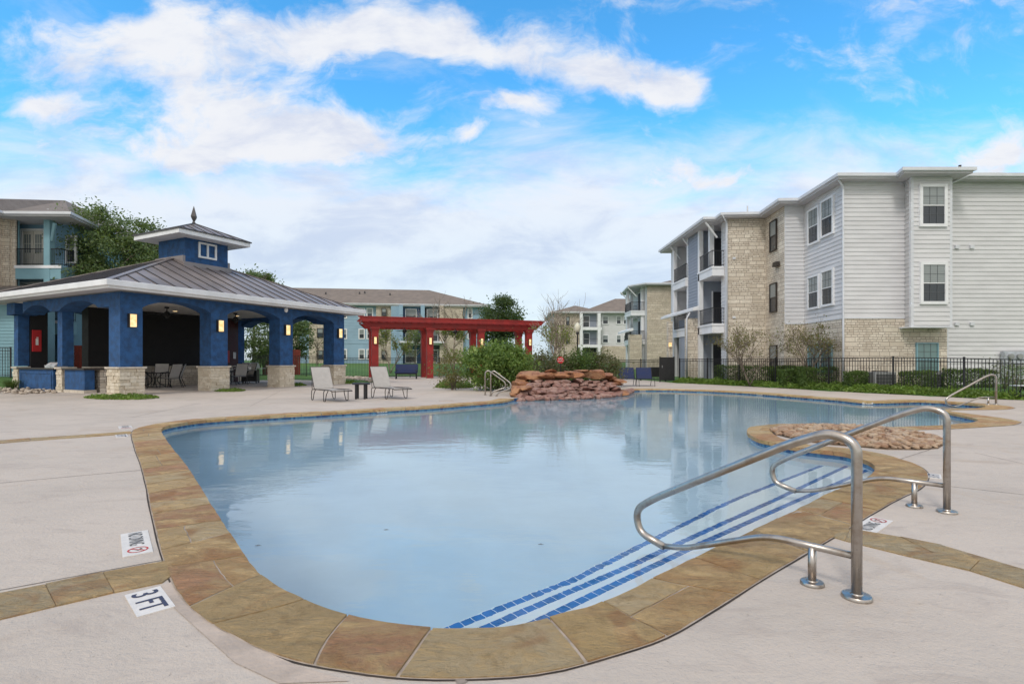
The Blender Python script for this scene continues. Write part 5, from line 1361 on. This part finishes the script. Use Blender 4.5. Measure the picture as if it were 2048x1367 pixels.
# dryer vents and wall light
for a, b_ in ((1911.6,494.8),(1941.5,494.8),(1911.6,648),(1942,648)):
    x = on(Q,(32,24.1),a); z = zat(Q,(32,24.1),a,b_); A, e, n, L = frame_of(Q,(32,24.1)); mb = MB(); mb.obox(A, e, n, x-.09, x+.09, .02, .10, z-.06, z+.08); mb.build('vent_cover', 'trim_grey', B1, world=True)
for a, b_ in ((1467,517),(1467,635)):
    x = on(P4,P3,a); z = zat(P4,P3,a,b_); A, e, n, L = frame_of(P4,P3); mb = MB(); mb.obox(A, e, n, x-.08, x+.08, .05, .12, z-.05, z+.07); mb.build('vent_cover', 'trim_grey', B1, world=True)
x = on(P3,P2,1558); z = zat(P3,P2,1558,529); A, e, n, L = frame_of(P3,P2); mb = MB(); mb.xprism([(x-.25,z-.1),(x+.25,z-.1),(x+.2,z+.14),(x-.2,z+.14)], A, e, n, .04, .26); mb.build('wall_light', 'bronze_metal', B1, world=True)
# downspouts
def spout(pts, r=.045, root=None):
    mb = MB(); mb.tube(round_path(pts, .08, 3), r, 8); mb.build('downspout', 'trim_grey', root or B1, True, world=True)
spout([(14.62,23.62,EZ1-.1),(15.05,23.86,EZ1-.5),(15.07,23.88,ST-.1),(15.07,23.88,.1)]); spout([(20.35,23.42,EZ1-.1),(19.66,23.85,EZ1-.45),(19.62,23.93,EZ1-.8),(19.62,23.93,ST)], .05); spout([(11.9,29.7,EZ1-.1),(12.34,30.13,EZ1-.5),(12.36,30.16,.1)])
mb = MB(); mb.tube([(20.9,24.5,EZ1),(20.9,24.5,EZ1+.75)], .06, 8); mb.build('vent_pipe', 'bronze_metal', B1, world=True)
mb = MB(); mb.tube([(14.8,33,EZ1),(14.8,33,EZ1+1.35)], .05, 8); mb.build('vent_pipe', 'trim_grey', B1, world=True)
# balconies on the receding side
def balcony(root, x0, x1, y0, y1, z, rail, th=.55, m='white_paint'):
    mb = MB(); mb.box(x0,y0,z-th,x1,y1,z); sb = mb.build('balcony_slab', m, root, world=True); mb = MB(); mb.box(x0-.04,y0-.04,z-.12,x1,y1+.04,z-.02); mb.build('slab_trim', m, sb, world=True)
    if rail: railing(root, rail, z)
mb = MB(); mb.box(12.5,31.25,.1,13.88,33.05,EZ1-.3); mb = MB()
for zz in (L2, L3):
    balcony(B1, 11.72, 13.9, 30.75, 33.08, zz, [(12.42,30.8),(11.76,30.8),(11.76,33.05)]); balcony(B1, 11.55, 13.6, 35.02, 37.78, zz, [(12.3,35.08),(11.6,35.08),(11.6,37.75)])
for (x, y, z0) in ((11.85,33.0,.0),(11.85,35.1,0),(11.7,37.7,0),(12.1,31.9,L3)):
    mb = MB(); mb.box(x-.13,y-.13,z0,x+.13,y+.13,EZ1-.22); mb.build('post', 'white_paint', B1, world=True)
siding(B1, (11.75,35.0), (11.75,33.1), 0, EZ1-.2, 'siding_grey', .2); siding(B1, (13.9,33.1), (13.9,31.2), .0, EZ1-.2, 'siding_grey', .2); siding(B1, (11.75,33.1), (13.9,33.1), .0, EZ1-.2, 'siding_grey', .2); siding(B1, (11.75,35.0),(13.6,35.0), .0, EZ1-.2, 'siding_grey'); siding(B1,(13.6,37.8),(13.6,35.0), 0, EZ1-.2, 'siding_grey'); siding(B1, (11.9,39.2),(11.9,37.8), 0, EZ1-.2, 'siding_white')
for zz in (.2, L2, L3):
    for (A, B, a, b_) in (((13.9,33.1),(13.9,31.2),.3,1.6), ((11.75,33.1),(13.9,33.1),.9,1.9), ((13.6,37.8),(13.6,35.0),.4,1.9)):
        A_, e, n, L = frame_of(A, B); mb = MB(); mb.obox(A_, e, n, a, b_, .02, .06, zz, zz+2.15); d_ = mb.build('balcony_door', 'dark_interior', B1, world=True)
        mb = MB(); mb.obox(A_, e, n, a-.08, a, .02, .08, zz, zz+2.2); mb.obox(A_, e, n, b_, b_+.08, .02, .08, zz, zz+2.2); mb.build('door_frame', 'white_paint', d_, world=True)
# diagonal braces under the eave
for y in (31.0, 35.1, 37.7):
    mb = MB(); mb.tube([(12.1,y,EZ1-1.1),(11.35,y-.2,EZ1-.25)], .06, 6); mb.build('brace', 'white_paint', B1, world=True)
# stone entry block and porch roof
mb = MB(); mb.box(11.05,33.15,-.1,12.75,33.6,4.0); mb.build('stone_entry_wall', 'stone_wall', B1, world=True)
mb = MB(); mb.box(10.9,36.6,-.1,11.2,37.0,4.05); mb.build('stone_entry_pier', 'stone_wall', B1, world=True)
mb = MB(); mb.add([(11.15,32.4,4.40),(11.15,39.4,4.40),(11.54,39.4,4.46),(11.54,32.4,4.46),(11.15,32.4,4.56),(11.15,39.4,4.56),(11.54,39.4,4.72),(11.54,32.4,4.72)], [(0,1,2,3),(4,7,6,5),(0,3,7,4),(1,5,6,2),(0,4,5,1)]); pr_ = mb.build('porch_roof', 'white_paint', B1, world=True)
spout([(11.2,33.0,4.35),(11.02,33.10,4.0),(11.02,33.10,.1)], .05)
mb = MB(); mb.box(11.6,33.62,0,11.74,36.5,4.1); mb.build('entry_wall', 'siding_grey', B1, world=True)
mb = MB(); mb.lathe([(.09,0),(.11,.05),(.11,.22),(.09,.27)], n=10); o = mb.build('entry_light', 'lamp_glow', B1); o.location = Vector((11.0,36.5,2.3))-B1.location
# electric meters at right edge
mt_ = MB(); mt_.box(22.25,23.72,.5,24.3,23.92,1.75); me_ = mt_.build('meter_cabinet', 'meter_grey', B1, world=True)
for i in range(5):
    for j in range(2):
        mb = MB(); x = 22.5+i*.40; z = 1.1+j*.42; mb.tube([(x,23.72,z),(x,23.62,z)], .12, 14); mb.build('meter', 'appliance_grey', me_, world=True)

# --- building 2: farther stone and white block
B2 = bldg('farther limestone and white apartment block just left of the right-hand block', (16, 62, .4))
y0 = 56; A1 = (XP(1294,y0), y0); A2 = (XP(1341,y0), y0); A3 = (A2[0]+.4, 60); EZ2 = 9.5; xw = 12.9
f2 = [A1, A2, A3, (24,60), (24,63.5), (xw+1.7,63.5), (xw+1.7,57.5), (A1[0],57.5)]
mb = MB(); mb.prism(f2, -.3, EZ2-.2); mb.build('wall', 'siding_white', B2, world=True)
panel(B2, A1, A2, -.2, EZ2-.2, 'stone_far', 'stone_facing', .05); panel(B2, A2, A3, -.2, EZ2-.2, 'stone_far', 'stone_facing', .05)
eave(B2, [A1,A2,A3,(24,60),(24,63.5),(13.9,63.5),(13.4,57.5)], EZ2, .6)
hip(B2, A1[0]+.8, y0+.3, 26, 64, EZ2-.02, .32)
for t, b_ in ((575,602),(652,668),(702,722)): winpx(B2, A2, A3, 1342.5, 1346, t, b_, fm='bronze_metal', munt=False, fw=.05, proud=.13)
for i, zz in enumerate((3.6, 6.75)):
    balcony(B2, 12.9, 14.6, 57.0, 60.0, zz, [(14.4,57.05),(12.95,57.05),(12.95,60.0)]); balcony(B2, 13.6, 14.7, 61.0, 63.4, zz, [(14.5,61.05),(13.65,61.05),(13.65,63.4)])
for (x, y) in ((13.3,60.2),(13.9,61.1),(13.9,63.3),(14.2,57.3)):
    mb = MB(); mb.box(x-.15,y-.15,0,x+.15,y+.15,EZ2-.2); mb.build('post', 'white_paint', B2, world=True)
for y in (57.3, 61.2):
    mb = MB(); mb.tube([(13.6,y,EZ2-1.2),(12.6,y-.2,EZ2-.25)], .07, 6); mb.build('brace', 'white_paint', B2, world=True)
mb = MB(); mb.box(12.6,56.2,-.1,13.9,57.0,4.1); mb.build('stone_entry_wall', 'stone_far', B2, world=True)
mb = MB(); mb.add([(12.5,55.8,4.4),(12.5,62,4.4),(12.9,62,4.5),(12.9,55.8,4.5),(12.5,55.8,4.6),(12.5,62,4.6),(12.9,62,4.8),(12.9,55.8,4.8)], [(0,1,2,3),(4,7,6,5),(0,3,7,4),(1,5,6,2),(0,4,5,1)]); mb.build('porch_roof', 'white_paint', B2, world=True)
for zz in (.4, 3.6, 6.75):
    mb = MB(); mb.box(14.32,58.0,zz,14.38,59.6,zz+2.1); mb.build('balcony_door', 'dark_interior', B2, world=True)

# --- building 3: white block far centre
y3 = 94.6; B3 = bldg('distant white three storey apartment block with brown roof behind the bare tree', (XP(1190,y3), y3+8, 1.0))
def X3(px, y=y3): return XP(px, y)
EZ3 = 10.0
mb = MB(); mb.prism([(X3(1108),y3),(X3(1400),y3),(X3(1400),y3+16),(X3(1108),y3+16)], .3, EZ3-.2); mb.build('wall', 'siding_white', B3, world=True)
A, B = (X3(1108),y3), (X3(1400),y3)
panel(B3, A, B, .5, EZ3-.2, 'stone_far', 'stone_facing', .5, X3(1108)-A[0], X3(1160)-A[0]); panel(B3, A, B, .5, 3.9, 'stone_far', 'stone_facing', .12, X3(1201)-A[0]+.01, X3(1400)-A[0])
eave(B3, [(X3(1108),y3-.5),(X3(1400),y3-.5),(X3(1400),y3+16),(X3(1108),y3+16)], EZ3, .7, .3)
hip(B3, X3(1104), y3-1.2, X3(1206), y3+17, EZ3-.02, .34, 'shingle_brown'); hip(B3, X3(1158), y3+.5, X3(1440), y3+17, EZ3-.02, .42, 'shingle_brown')
mb = MB(); mb.box(X3(1160), y3-.5, .8, X3(1200.5), y3+.02, EZ3-.25); 
for zb_ in (4.15, 7.25):
    mb = MB(); mb.box(X3(1154),y3-1.8,zb_-.55,X3(1200.5),y3,zb_-.05); mb.build('balcony_slab', 'white_paint', B3, world=True)
    railing(B3, [(X3(1154),y3-1.75),(X3(1200),y3-1.75)], zb_-.05, 1.1, step=.22)
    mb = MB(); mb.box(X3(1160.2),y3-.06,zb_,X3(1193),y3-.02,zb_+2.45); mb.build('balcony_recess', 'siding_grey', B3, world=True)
    winpx(B3, A, B, 1166, 1179, ZP and (HZ-(zb_+2.1-EYE)*F/y3), (HZ-(zb_-EYE)*F/y3), up='pane_glass', lo='pane_glass', proud=.16, munt=False)
for px in (1160, 1195):
    mb = MB(); mb.box(X3(px)-.25,y3-1.86,.8,X3(px)+.25,y3-1.3,EZ3-.35); mb.build('post', 'white_paint', B3, world=True)
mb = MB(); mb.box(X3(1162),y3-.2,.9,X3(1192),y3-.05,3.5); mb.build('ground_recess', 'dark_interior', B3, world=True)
for l, r in ((1204.5,1217),(1232,1242.5),(1246,1257)):
    for t, b_ in ((631.5,648.5),(669,686)): winpx(B3, A, B, l, r, t, b_, fw=.14, proud=.12, munt=False)
for t, b_ in ((633,650),(671,687)): winpx(B3, (A[0],A[1]-.5), (B[0],B[1]-.5), 1132, 1139, t, b_, fm='bronze_metal', fw=.08, munt=False)

# --- building 4: long blue block behind the pergola
B4 = bldg('long pale blue and stone apartment block with brown roof behind the pergola', (XP(780,80), 86, .9))
def Y4(px): return 80+(px-684)*.010
def P4_(px): return (XP(px, Y4(px)), Y4(px))
EZ4 = 9.95; zb4 = .7
A, B = P4_(540), P4_(966); A_, e4, n4, L4 = frame_of(A, B)
mb = MB(); mb.prism([A, B, (B[0]+0,B[1]+16), (A[0],A[1]+16)], .2, EZ4-.2); mb.build('wall', 'siding_pale_blue', B4, world=True)
def x4(px): return on(A, B, px)
for l, r, m_, nm, o in ((540,598,'stone_far','stone_facing',.3),(620,648,'stone_far','stone_facing',.7),(753,783,'stone_far','stone_facing',.5),(885,926,'stone_far','stone_facing',.7),(783,801,'siding_pale_blue','siding',.9)): panel(B4, A, B, .2, EZ4-.25, m_, nm, o, x4(l), x4(r))
siding(B4, A, B, 3.9, EZ4-.3, 'siding_pale_blue', .45, x0=x4(684), x1=x4(753), out=.02)
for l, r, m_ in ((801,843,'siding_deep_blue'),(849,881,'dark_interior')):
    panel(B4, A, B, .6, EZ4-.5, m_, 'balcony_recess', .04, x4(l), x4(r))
    for zz in (4.1, 7.2):
        mb = MB(); mb.obox(A_, e4, n4, x4(l), x4(r), 0, 1.5, zz-.45, zz); mb.build('balcony_slab', 'white_paint', B4, world=True)
        p = A_+e4*x4(l)+n4*1.48; q = A_+e4*x4(r)+n4*1.48; railing(B4, [tuple(p.xy), tuple(q.xy)], zz, 1.0, step=.25)
    for zz in (.9, 4.1, 7.2):
        xm = (x4(l)+x4(r))/2; window(B4, A, B, xm-.9, xm+.9, zz, zz+2.1, up='pane_blind', lo='pane_dark', fw=.14, proud=.14, munt=False, name='balcony_door')
for px in (803, 846, 883):
    mb = MB(); mb.obox(A_, e4, n4, x4(px)-.3, x4(px)+.3, .9, 1.5, .4, EZ4-.25); mb.build('post', 'siding_pale_blue' if px != 883 else 'stone_far', B4, world=True)
for l, r in ((684,694.5),(717,730),(733,746.5),(935,945)):
    for t, b_ in ((615.5,637),(657,678),(697.5,719)): winpx(B4, A, B, l, r, t, b_, fw=.16, proud=.10, munt=False)
for px0, px1 in ((634,647),(763,773)):
    for t, b_ in ((616,632),(656,675),(700,718)):
        Ao = A_+n4*.72; Bo = Ao+e4*L4; winpx(B4, tuple(Ao.xy), tuple(Bo.xy), px0, px1, t, b_, fm='bronze_metal', fw=.10, munt=False)
# stair opening
mb = MB(); mb.obox(A_, e4, n4, x4(863), x4(881), .06, .12, .5, 4.0)
mb.build('stair_opening', 'black_panel', B4, world=True)
mb = MB()
for k in range(9): mb.obox(A_, e4, n4, x4(865), x4(879), .14, .30-.0*k, .8+k*.32, .86+k*.32)
mb.build('stair', 'trim_grey', B4, world=True)
mb = MB(); mb.obox(A_, e4, n4, x4(799), x4(890), .9, 2.4, 3.95, 4.25); mb.build('porch_roof', 'trim_grey', B4, world=True)
eave(B4, [A, B, (B[0],B[1]+16), (A[0],A[1]+16)], EZ4, .95, .3)
mb = MB(); o4 = [A_-e4*3+n4*1.0, A_+e4*(L4+.9)+n4*1.0, A_+e4*(L4+.9)-n4*17, A_-e4*3-n4*17]; rz_ = 13.3
r0, r1 = A_-e4*0-n4*8, A_+e4*(L4-8.6)-n4*8
mb.add([(p.x,p.y,EZ4-.01) for p in o4]+[(r0.x,r0.y,rz_),(r1.x,r1.y,rz_)], [(0,1,5,4),(1,2,5),(2,3,4,5),(3,0,4)]); rf4 = mb.build('roof', 'shingle_brown', B4, world=True)
for px, d in ((640,4),(710,4.5),(720,5),(775,4)):
    p = A_+e4*x4(px)-n4*d; mb = MB(); zz = EZ4+(d+1)/9*(rz_-EZ4); mb.tube([(p.x,p.y,zz-.1),(p.x,p.y,zz+.35)], .12, 6); mb.build('vent_pipe', 'metal_seam', rf4, world=True)

# --- building 5: blue and stone block at far left
B5 = bldg('blue and limestone apartment block with balconies at the far left', (-27, 32, .4))
y5 = 29.2; EZ5 = 9.35
def X5(px, y=y5): return XP(px, y)
C5 = (X5(121)+.1, y5+.3); Cb = (-27.0, 35.0)
f5 = [(-45,26.5),(-28.0,26.5),(-28.15,y5),(X5(34),y5),(X5(34),y5+.15),(-28.35,y5+.15),(-28.35,y5+1.0),(C5[0]-.2,y5+1.0),(Cb[0]+.6,Cb[1]),(-27,45),(-45,45)]
mb = MB(); mb.prism(f5, -.2, EZ5-.2); mb.build('wall', 'siding_teal', B5, world=True)
A, B = (-36,y5), (X5(34),y5)
panel(B5, A, B, 4.6, EZ5-.2, 'stone_wall', 'stone_facing', .25, X5(9)+36, X5(26)+36); panel(B5, A, B, 0, EZ5-.2, 'stone_wall', 'stone_facing', .10, X5(26)+36.0, X5(34)+36)
siding(B5, A, B, 0, EZ5-.2, 'siding_deep_blue' if False else 'siding_blue', .2, x0=1, x1=X5(8.5)+36)
window(B5, A, B, X5(-2)+36, X5(6)+36, 7.2, 8.3, fw=.1); 
siding(B5, (-28.35,y5+1.0), (C5[0]-.2,y5+1.0), 0, EZ5-.2, 'siding_blue', .2)
for zz in (3.55, 6.6):
    mb = MB(); mb.box(X5(34),y5-.1,zz-.75,C5[0],y5+1.0,zz-.05); mb.build('balcony_slab', 'siding_teal', B5, world=True); mb = MB(); mb.box(X5(34)-.03,y5-.14,zz-.16,C5[0]+.04,y5-.1,zz); mb.build('slab_trim', 'white_paint', B5, world=True)
    railing(B5, [(X5(35),y5-.03),(C5[0]-.05,y5-.03),(C5[0]-.05,y5+.95)], zz, .95)
    for k in (0,1):
        xd = XP(47,y5+.95)+k*.62; mb = MB(); mb.box(xd,y5+.9,zz,xd+.58,y5+.97,zz+2.15); d_ = mb.build('balcony_door', 'door_cream', B5, world=True)
        mb = MB(); mb.box(xd+.11,y5+.885,zz+.9,xd+.47,y5+.899,zz+1.95); mb.build('pane', 'pane_blind', d_, world=True)
        mb = MB(); [mb.box(xd+.11+.36*t-.012,y5+.87,zz+.9,xd+.11+.36*t+.012,y5+.884,zz+1.95) for t in (1/3,2/3)]; mb.box(xd+.11,y5+.872,zz+1.41,xd+.47,y5+.883,zz+1.44); mb.build('muntin', 'door_cream', d_, world=True)
    mb = MB(); xd = XP(47,y5+.95); mb.box(xd-.12,y5+.86,zz,xd-.0,y5+.98,zz+2.28); mb.box(xd,y5+.86,zz+2.16,xd+1.3,y5+.98,zz+2.28); mb.box(xd+1.2,y5+.86,zz,xd+1.3,y5+.98,zz+2.16); mb.build('door_frame', 'white_paint', B5, world=True)
mb = MB(); mb.box(X5(91),y5-.12,-.1,X5(103),y5+.22,EZ5-.2); mb.build('post', 'siding_teal', B5, world=True)
mb = MB(); mb.tube([(X5(104),y5,EZ5-1.35),(X5(122),y5-.4,EZ5-.5)], .09, 6); mb.build('brace', 'siding_teal', B5, world=True)
Cr = ((C5[0]-.2,y5+1.0),(Cb[0]+.6,Cb[1]))
siding(B5, Cr[0], (X5(150,33),33), 0, EZ5-.2, 'siding_blue', .2)
window(B5, (-28.35,y5+1.0), (C5[0]-.2,y5+1.0), 2.75, 3.35, 6.9, 8.5, fw=.08, proud=.12)
siding(B5, (-28.0,26.5), (-28.15,y5), 0, EZ5-.2, 'siding_blue', .2); panel(B5, (-28.0,26.5), (-28.15,y5), 4.4, EZ5-.2, 'stone_wall', 'stone_facing', .06, 2.05, 2.69)
pol5 = [(-45,26.5),(-28.0,26.5),(-28.1,y5-.3),(C5[0]+.3,y5-.2),(-25.9,33.5),(-26.6,45),(-45,45)]
eave(B5, pol5, EZ5, .6, .22)
mb = MB(); o5 = offset_poly(pol5, .6); mb.add([(p[0],p[1],EZ5-.02) for p in o5]+[(-37,37,12.75),(-31.5,37,12.6)], [(0,1,7,6),(1,2,7),(2,3,7),(3,4,7),(4,5,7),(5,6,7),(6,0,7)] if False else [(0,1,8,7),(1,2,8),(2,3,8),(3,4,8),(4,5,8),(5,6,7,8),(6,0,7)]); mb.build('roof', 'shingle_rows', B5, world=True)
mb = MB(); mb.add([(-27.6,30.2,9.65),(-25.9,30.2,9.65),(-26.7,30.2,10.05),(-26.7,33.5,10.05),(-27.6,33.5,9.65),(-25.9,33.5,9.65)], [(0,1,2),(0,2,3,4),(1,5,3,2)]); mb.build('dormer', 'white_paint', B5, world=True)
# single storey annex
an_ = thing('annex_building', 'single storey light blue sided annex behind the left end of the pavilion', 'building', (-30, 29, .2))
A, B = (-36, 27.4), (-24.9, 27.4)
mb = MB(); mb.prism([A, B, (-24.9,28.6), (-36,28.6)], -.2, 4.4); mb.build('wall', 'siding_teal', an_, world=True); siding(an_, A, B, 0, 4.4, 'siding_teal', .17)
mb = MB(); mb.box(-24.98,27.32,0,-24.82,27.45,4.4); mb.build('corner_board', 'siding_teal', an_, world=True)
mb = MB(); mb.add([(-36.5,26.7,4.45),(-24.3,26.7,4.45),(-24.3,29.0,5.3),(-36.5,29.0,5.3),(-36.5,26.7,4.6),(-24.3,26.7,4.6),(-24.3,29.0,5.45),(-36.5,29.0,5.45)], [(0,3,2,1),(4,5,6,7),(0,1,5,4),(1,2,6,5)]); mb.build('roof', 'shingle_rows', an_, world=True)
mb = MB(); mb.box(-36.5,26.58,4.42,-24.2,26.7,4.62); mb.build('gutter', 'white_paint', an_, world=True)

# ------------------------------------------------------------------ plants and trees
random.seed(3)
tree('oak_tree', 'large bushy green oak rising behind the pavilion roof', (-23.9, 31.4, .2), 11, .2, (0,0,7.2), (3.5,2.0,3.0), 34000, .08, 'leaf_oak', nclump=150, spread=.36, shell=.35, group='green trees behind the pavilion')
tree('oak_tree', 'small green tree crown seen just right of the cupola above the pavilion roof', (XP(508,47), 47, .3), 9, .16, (0,0,7.2), (2.3,1.8,2.0), 8000, .11, 'leaf_oak', nclump=60, spread=.36, group='green trees behind the pavilion')
tree('oak_tree', 'young green tree seen through the pavilion end arch', (XP(594,44), 44, .2), 5, .1, (0,0,3.1), (1.3,1.2,1.7), 5000, .09, 'leaf_oak', nclump=50, spread=.25, group='green trees behind the pavilion')
tree('oak_tree', 'green tree filling the gap in the second pavilion arch', (XP(530,41), 41, .2), 5, .12, (0,0,2.6), (1.6,1.2,1.8), 6000, .09, 'leaf_oak', nclump=50, spread=.3, group='green trees behind the pavilion')
tree('oak_tree', 'green tree seen through the left pavilion openings', (XP(165,35), 35.5, .2), 5, .1, (0,0,2.9), (1.2,1.2,1.5), 4000, .08, 'leaf_bush', nclump=40, spread=.3, group='green trees behind the pavilion')
tree('evergreen_tree', 'dense dark evergreen tree behind the right end of the pergola', (XP(1000,58), 58, .4), 9, .2, (0,0,5.0), (2.2,1.9,3.3), 16000, .12, 'leaf_dark', nclump=110, spread=.42, shell=.3)
bare_tree('bare_tree', 'sparse bare tree with few green leaves left of the lamp post', (XP(1100,37), 37, .1), 5.2, .07, 'leaf_yellow', 900, .07, seed=4, stems=3, spread=.55, depth=3, group='thinly leaved trees along the lawn', leafc=(1.2,3.6))
bare_tree('bare_tree', 'leafless tree spreading between the white block and the pergola end', (XP(1128,46), 46, .3), 7.2, .08, 'leaf_yellow', 500, .08, seed=9, stems=2, spread=.6, depth=3, group='thinly leaved trees along the lawn', leafc=(2,4))
bare_tree('bare_tree', 'pale bare tree behind the middle of the pergola', (XP(905,47), 48, .3), 7.2, .10, 'leaf_yellow', 1500, .09, seed=12, stems=2, spread=.6, depth=3, group='thinly leaved trees along the lawn', leafc=(1.2,4.0))
bare_tree('bare_tree', 'young tree with yellow green leaves behind the first bay of the pergola', (XP(778,46), 46.5, .2), 4.6, .06, 'leaf_yellow', 1600, .08, seed=15, stems=2, spread=.45, depth=3, group='thinly leaved trees along the lawn')
bare_tree('bare_tree', 'young tree with green leaves behind the second bay of the pergola', (XP(822,50), 52, .3), 4.6, .06, 'leaf_oak', 1500, .08, seed=17, stems=2, spread=.45, depth=3, group='thinly leaved trees along the lawn')
bare_tree('bare_tree', 'small leafless tree seen through the pavilion end arch', (XP(634,44), 44, .2), 3.6, .05, 'leaf_brown', 150, .06, seed=19, depth=3, group='thinly leaved trees along the lawn', bark='bark')
bush('large_shrub', 'big leafy bright green shrub between the pergola and the rock waterfall', (XP(993,23.4), 23.5, 0), (1.65,1.35), 2.15, 19000, .058, 'leaf_bush')
bush('large_shrub', 'sparse brownish shrub left of the big green shrub', (XP(905,23.8), 24, 0), (.85,.8), 1.9, 2300, .045, 'leaf_brown')
for px, y, rx_, h, lb in ((1082,25.5,.85,1.75,'dark green shrub behind the left part of the rock waterfall'),(1125,26,.8,1.65,'dark green shrub behind the middle of the rock waterfall below the red sign'),(1165,25.8,.9,1.8,'dark green shrub behind the lamp post side of the waterfall'),(1208,26,.9,1.7,'dark green shrub at the right end of the waterfall')):
    bush('shrub', lb, (XP(px,y), y, 0), (rx_,.8), h, 5200, .05, 'leaf_olive' if px != 1165 else 'leaf_hedge', group='dark shrubs behind the waterfall')
for x, y, rx_, ry_, h, rz, lb in ((13.0,29.2,.45,1.8,.95,R(118),'long clipped hedge behind the iron fence nearest the stone entry wall'),(14.4,27.0,.4,.9,.95,R(112),'clipped hedge behind the fence below the first crape myrtle'),):
    bush('hedge', lb, (x, y, .08), (ry_, rx_), h, 8000, .04, 'leaf_hedge', 'hedge', 'clipped hedges behind the right iron fence', 'box', rz)
def hpx(px0, px1, yd, h, lb, n=5000):
    a, b_ = XP(px0,yd), XP(px1,yd); bush('hedge', lb, ((a+b_)/2, yd, .05), ((b_-a)/2, .32), h, n, .035, 'leaf_hedge', 'hedge', 'clipped hedges behind the right iron fence', 'box', R(-4))
hpx(1560,1592,25.6,.85,'small clipped hedge block under the narrow stone wall windows'); hpx(1601,1680,24.6,.95,'clipped hedge in front of the paired ground floor windows', 6500); hpx(1694,1727,22.95,.80,'small clipped hedge block beside the downspout at the stone corner'); hpx(1806,1862,22.4,.82,'clipped hedge beneath the green ground floor window'); hpx(1897,1980,22.2,.90,'clipped hedge in front of the grey siding at the right', 7500)
bush('shrub', 'dark leafless shrub at the right edge beside the meter cabinet', (XP(2018,21.0), 21.2, 0), (.7,.5), 1.35, 900, .03, 'leaf_olive', group='small shrubs by the right block')
bush('shrub', 'dark ivy shrub behind the right end of the fence', (XP(2048,20.0), 20.3, 0), (.7,.5), 1.2, 1300, .03, 'leaf_hedge', group='small shrubs by the right block')
for px, y, lb, sd_ in ((1500,27.0,'small crape myrtle with brown leaves in front of the stone wall, left of the two',23),(1625,24.9,'small crape myrtle in front of the paired ground floor windows',31)):
    bare_tree('crape_myrtle', lb, (XP(px,y), y, .1), 3.3, .035, 'leaf_brown', 1900, .045, seed=sd_, stems=4, spread=.65, depth=3, group='small crape myrtles by the right block', bark='bark', leafc=(1.5,3.2))
for px0, px1, y, lb in ((1750,1796,22.4,'grey air conditioning unit left of the green hedge'),(1866,1893,22.6,'grey air conditioning unit right of the green hedge')):
    w_ = (XP(px1,y)-XP(px0,y))/2; t = thing('air_conditioner', lb, 'air conditioner', ((XP(px0,y)+XP(px1,y))/2, y+.4, .05), 0, 'air conditioning units behind the right fence')
    mb = MB(); mb.box(-w_*.9,-.35,.05,w_*.9,.35,.80); mb.build('casing', 'appliance_grey', t, bevel=.02)
    mb = MB(); [mb.box(-w_*.82,-.366,.12+k*.06,w_*.82,-.352,.15+k*.06) for k in range(10)]; mb.build('louvre', 'black_metal', t)
    mb = MB(); mb.lathe([(.3,.80),(.3,.83),(.02,.84)], n=20); mb.build('fan_grille', 'black_metal', t)
# meadow grasses
def grass_tuft(name, label, loc, r, h, n, m='leaf_dark'):
    mb = MB()
    for k in range(n):
        a = random.random()*6.28; l_ = random.uniform(.6,1)*r; hh = h*random.uniform(.6,1); w_ = .012; c, s_ = math.cos(a), math.sin(a); b0 = (random.gauss(0,.05), random.gauss(0,.05))
        P_ = [(b0[0]+c*l_*t, b0[1]+s_*l_*t, hh*math.sin(min(1,t*1.25)*math.pi*.62)) for t in (0,.3,.6,1)]
        vs = []
        for i, p in enumerate(P_): ww = w_*(1-i/3.3); vs += [(p[0]-s_*ww, p[1]+c*ww, p[2]), (p[0]+s_*ww, p[1]-c*ww, p[2])]
        mb.add(vs, [(0,1,3,2),(2,3,5,4),(4,5,7,6)])
    o = mb.build(name, m); o.location = loc; tag(o, label, 'plant')
grass_tuft('ornamental_grass', 'tuft of dark green ornamental grass at the far left edge of the deck', G(22,781), .55, .5, 260, 'leaf_hedge')
# lamp post and sign
lp = thing('lamp_post', 'black lamp post with cream globe in front of the distant white block', 'lamp', (XP(1155,34), 34, 0))
mb = MB(); mb.lathe([(.10,0),(.09,.4),(.05,.5),(.045,3.0),(.09,3.05),(.10,3.15),(.03,3.2)], n=12); mb.build('post', 'black_metal', lp, True)
mb = MB(); mb.lathe([(.08,3.18),(.19,3.32),(.22,3.48),(.18,3.64),(.08,3.75),(.001,3.80)], n=16); mb.build('globe', 'lamp_globe', lp, True)
sg = thing('warning_sign', 'small red sign with white lettering above the shrubs behind the waterfall', 'sign', (XP(1121,24.9), 24.9, 0))
mb = MB(); mb.tube([(0,.03,0),(0,.03,1.4)], .02, 8); mb.build('post', 'black_metal', sg)
k8 = [(.20*math.cos(math.pi/8+i*math.pi/4)*.85, 1.36+.20*math.sin(math.pi/8+i*math.pi/4)*.85) for i in range(8)]
mb = MB(); mb.xprism(k8, (0,0), (1,0), (0,1), -.01, .01); mb.build('plate', 'red_sign', sg)
vs, fs = text_mesh('NO', (0,0,0), (1,0,0), (0,1,0), .10, 0); mb = MB(); mb.add([(v.x*1.3, -.014, v.y+1.41) for v in vs], fs)
vs, fs = text_mesh('DIVING', (0,0,0), (1,0,0), (0,1,0), .075, 0); mb.add([(v.x, -.014, v.y+1.31) for v in vs], fs); mb.build('lettering', 'sign_white', sg)
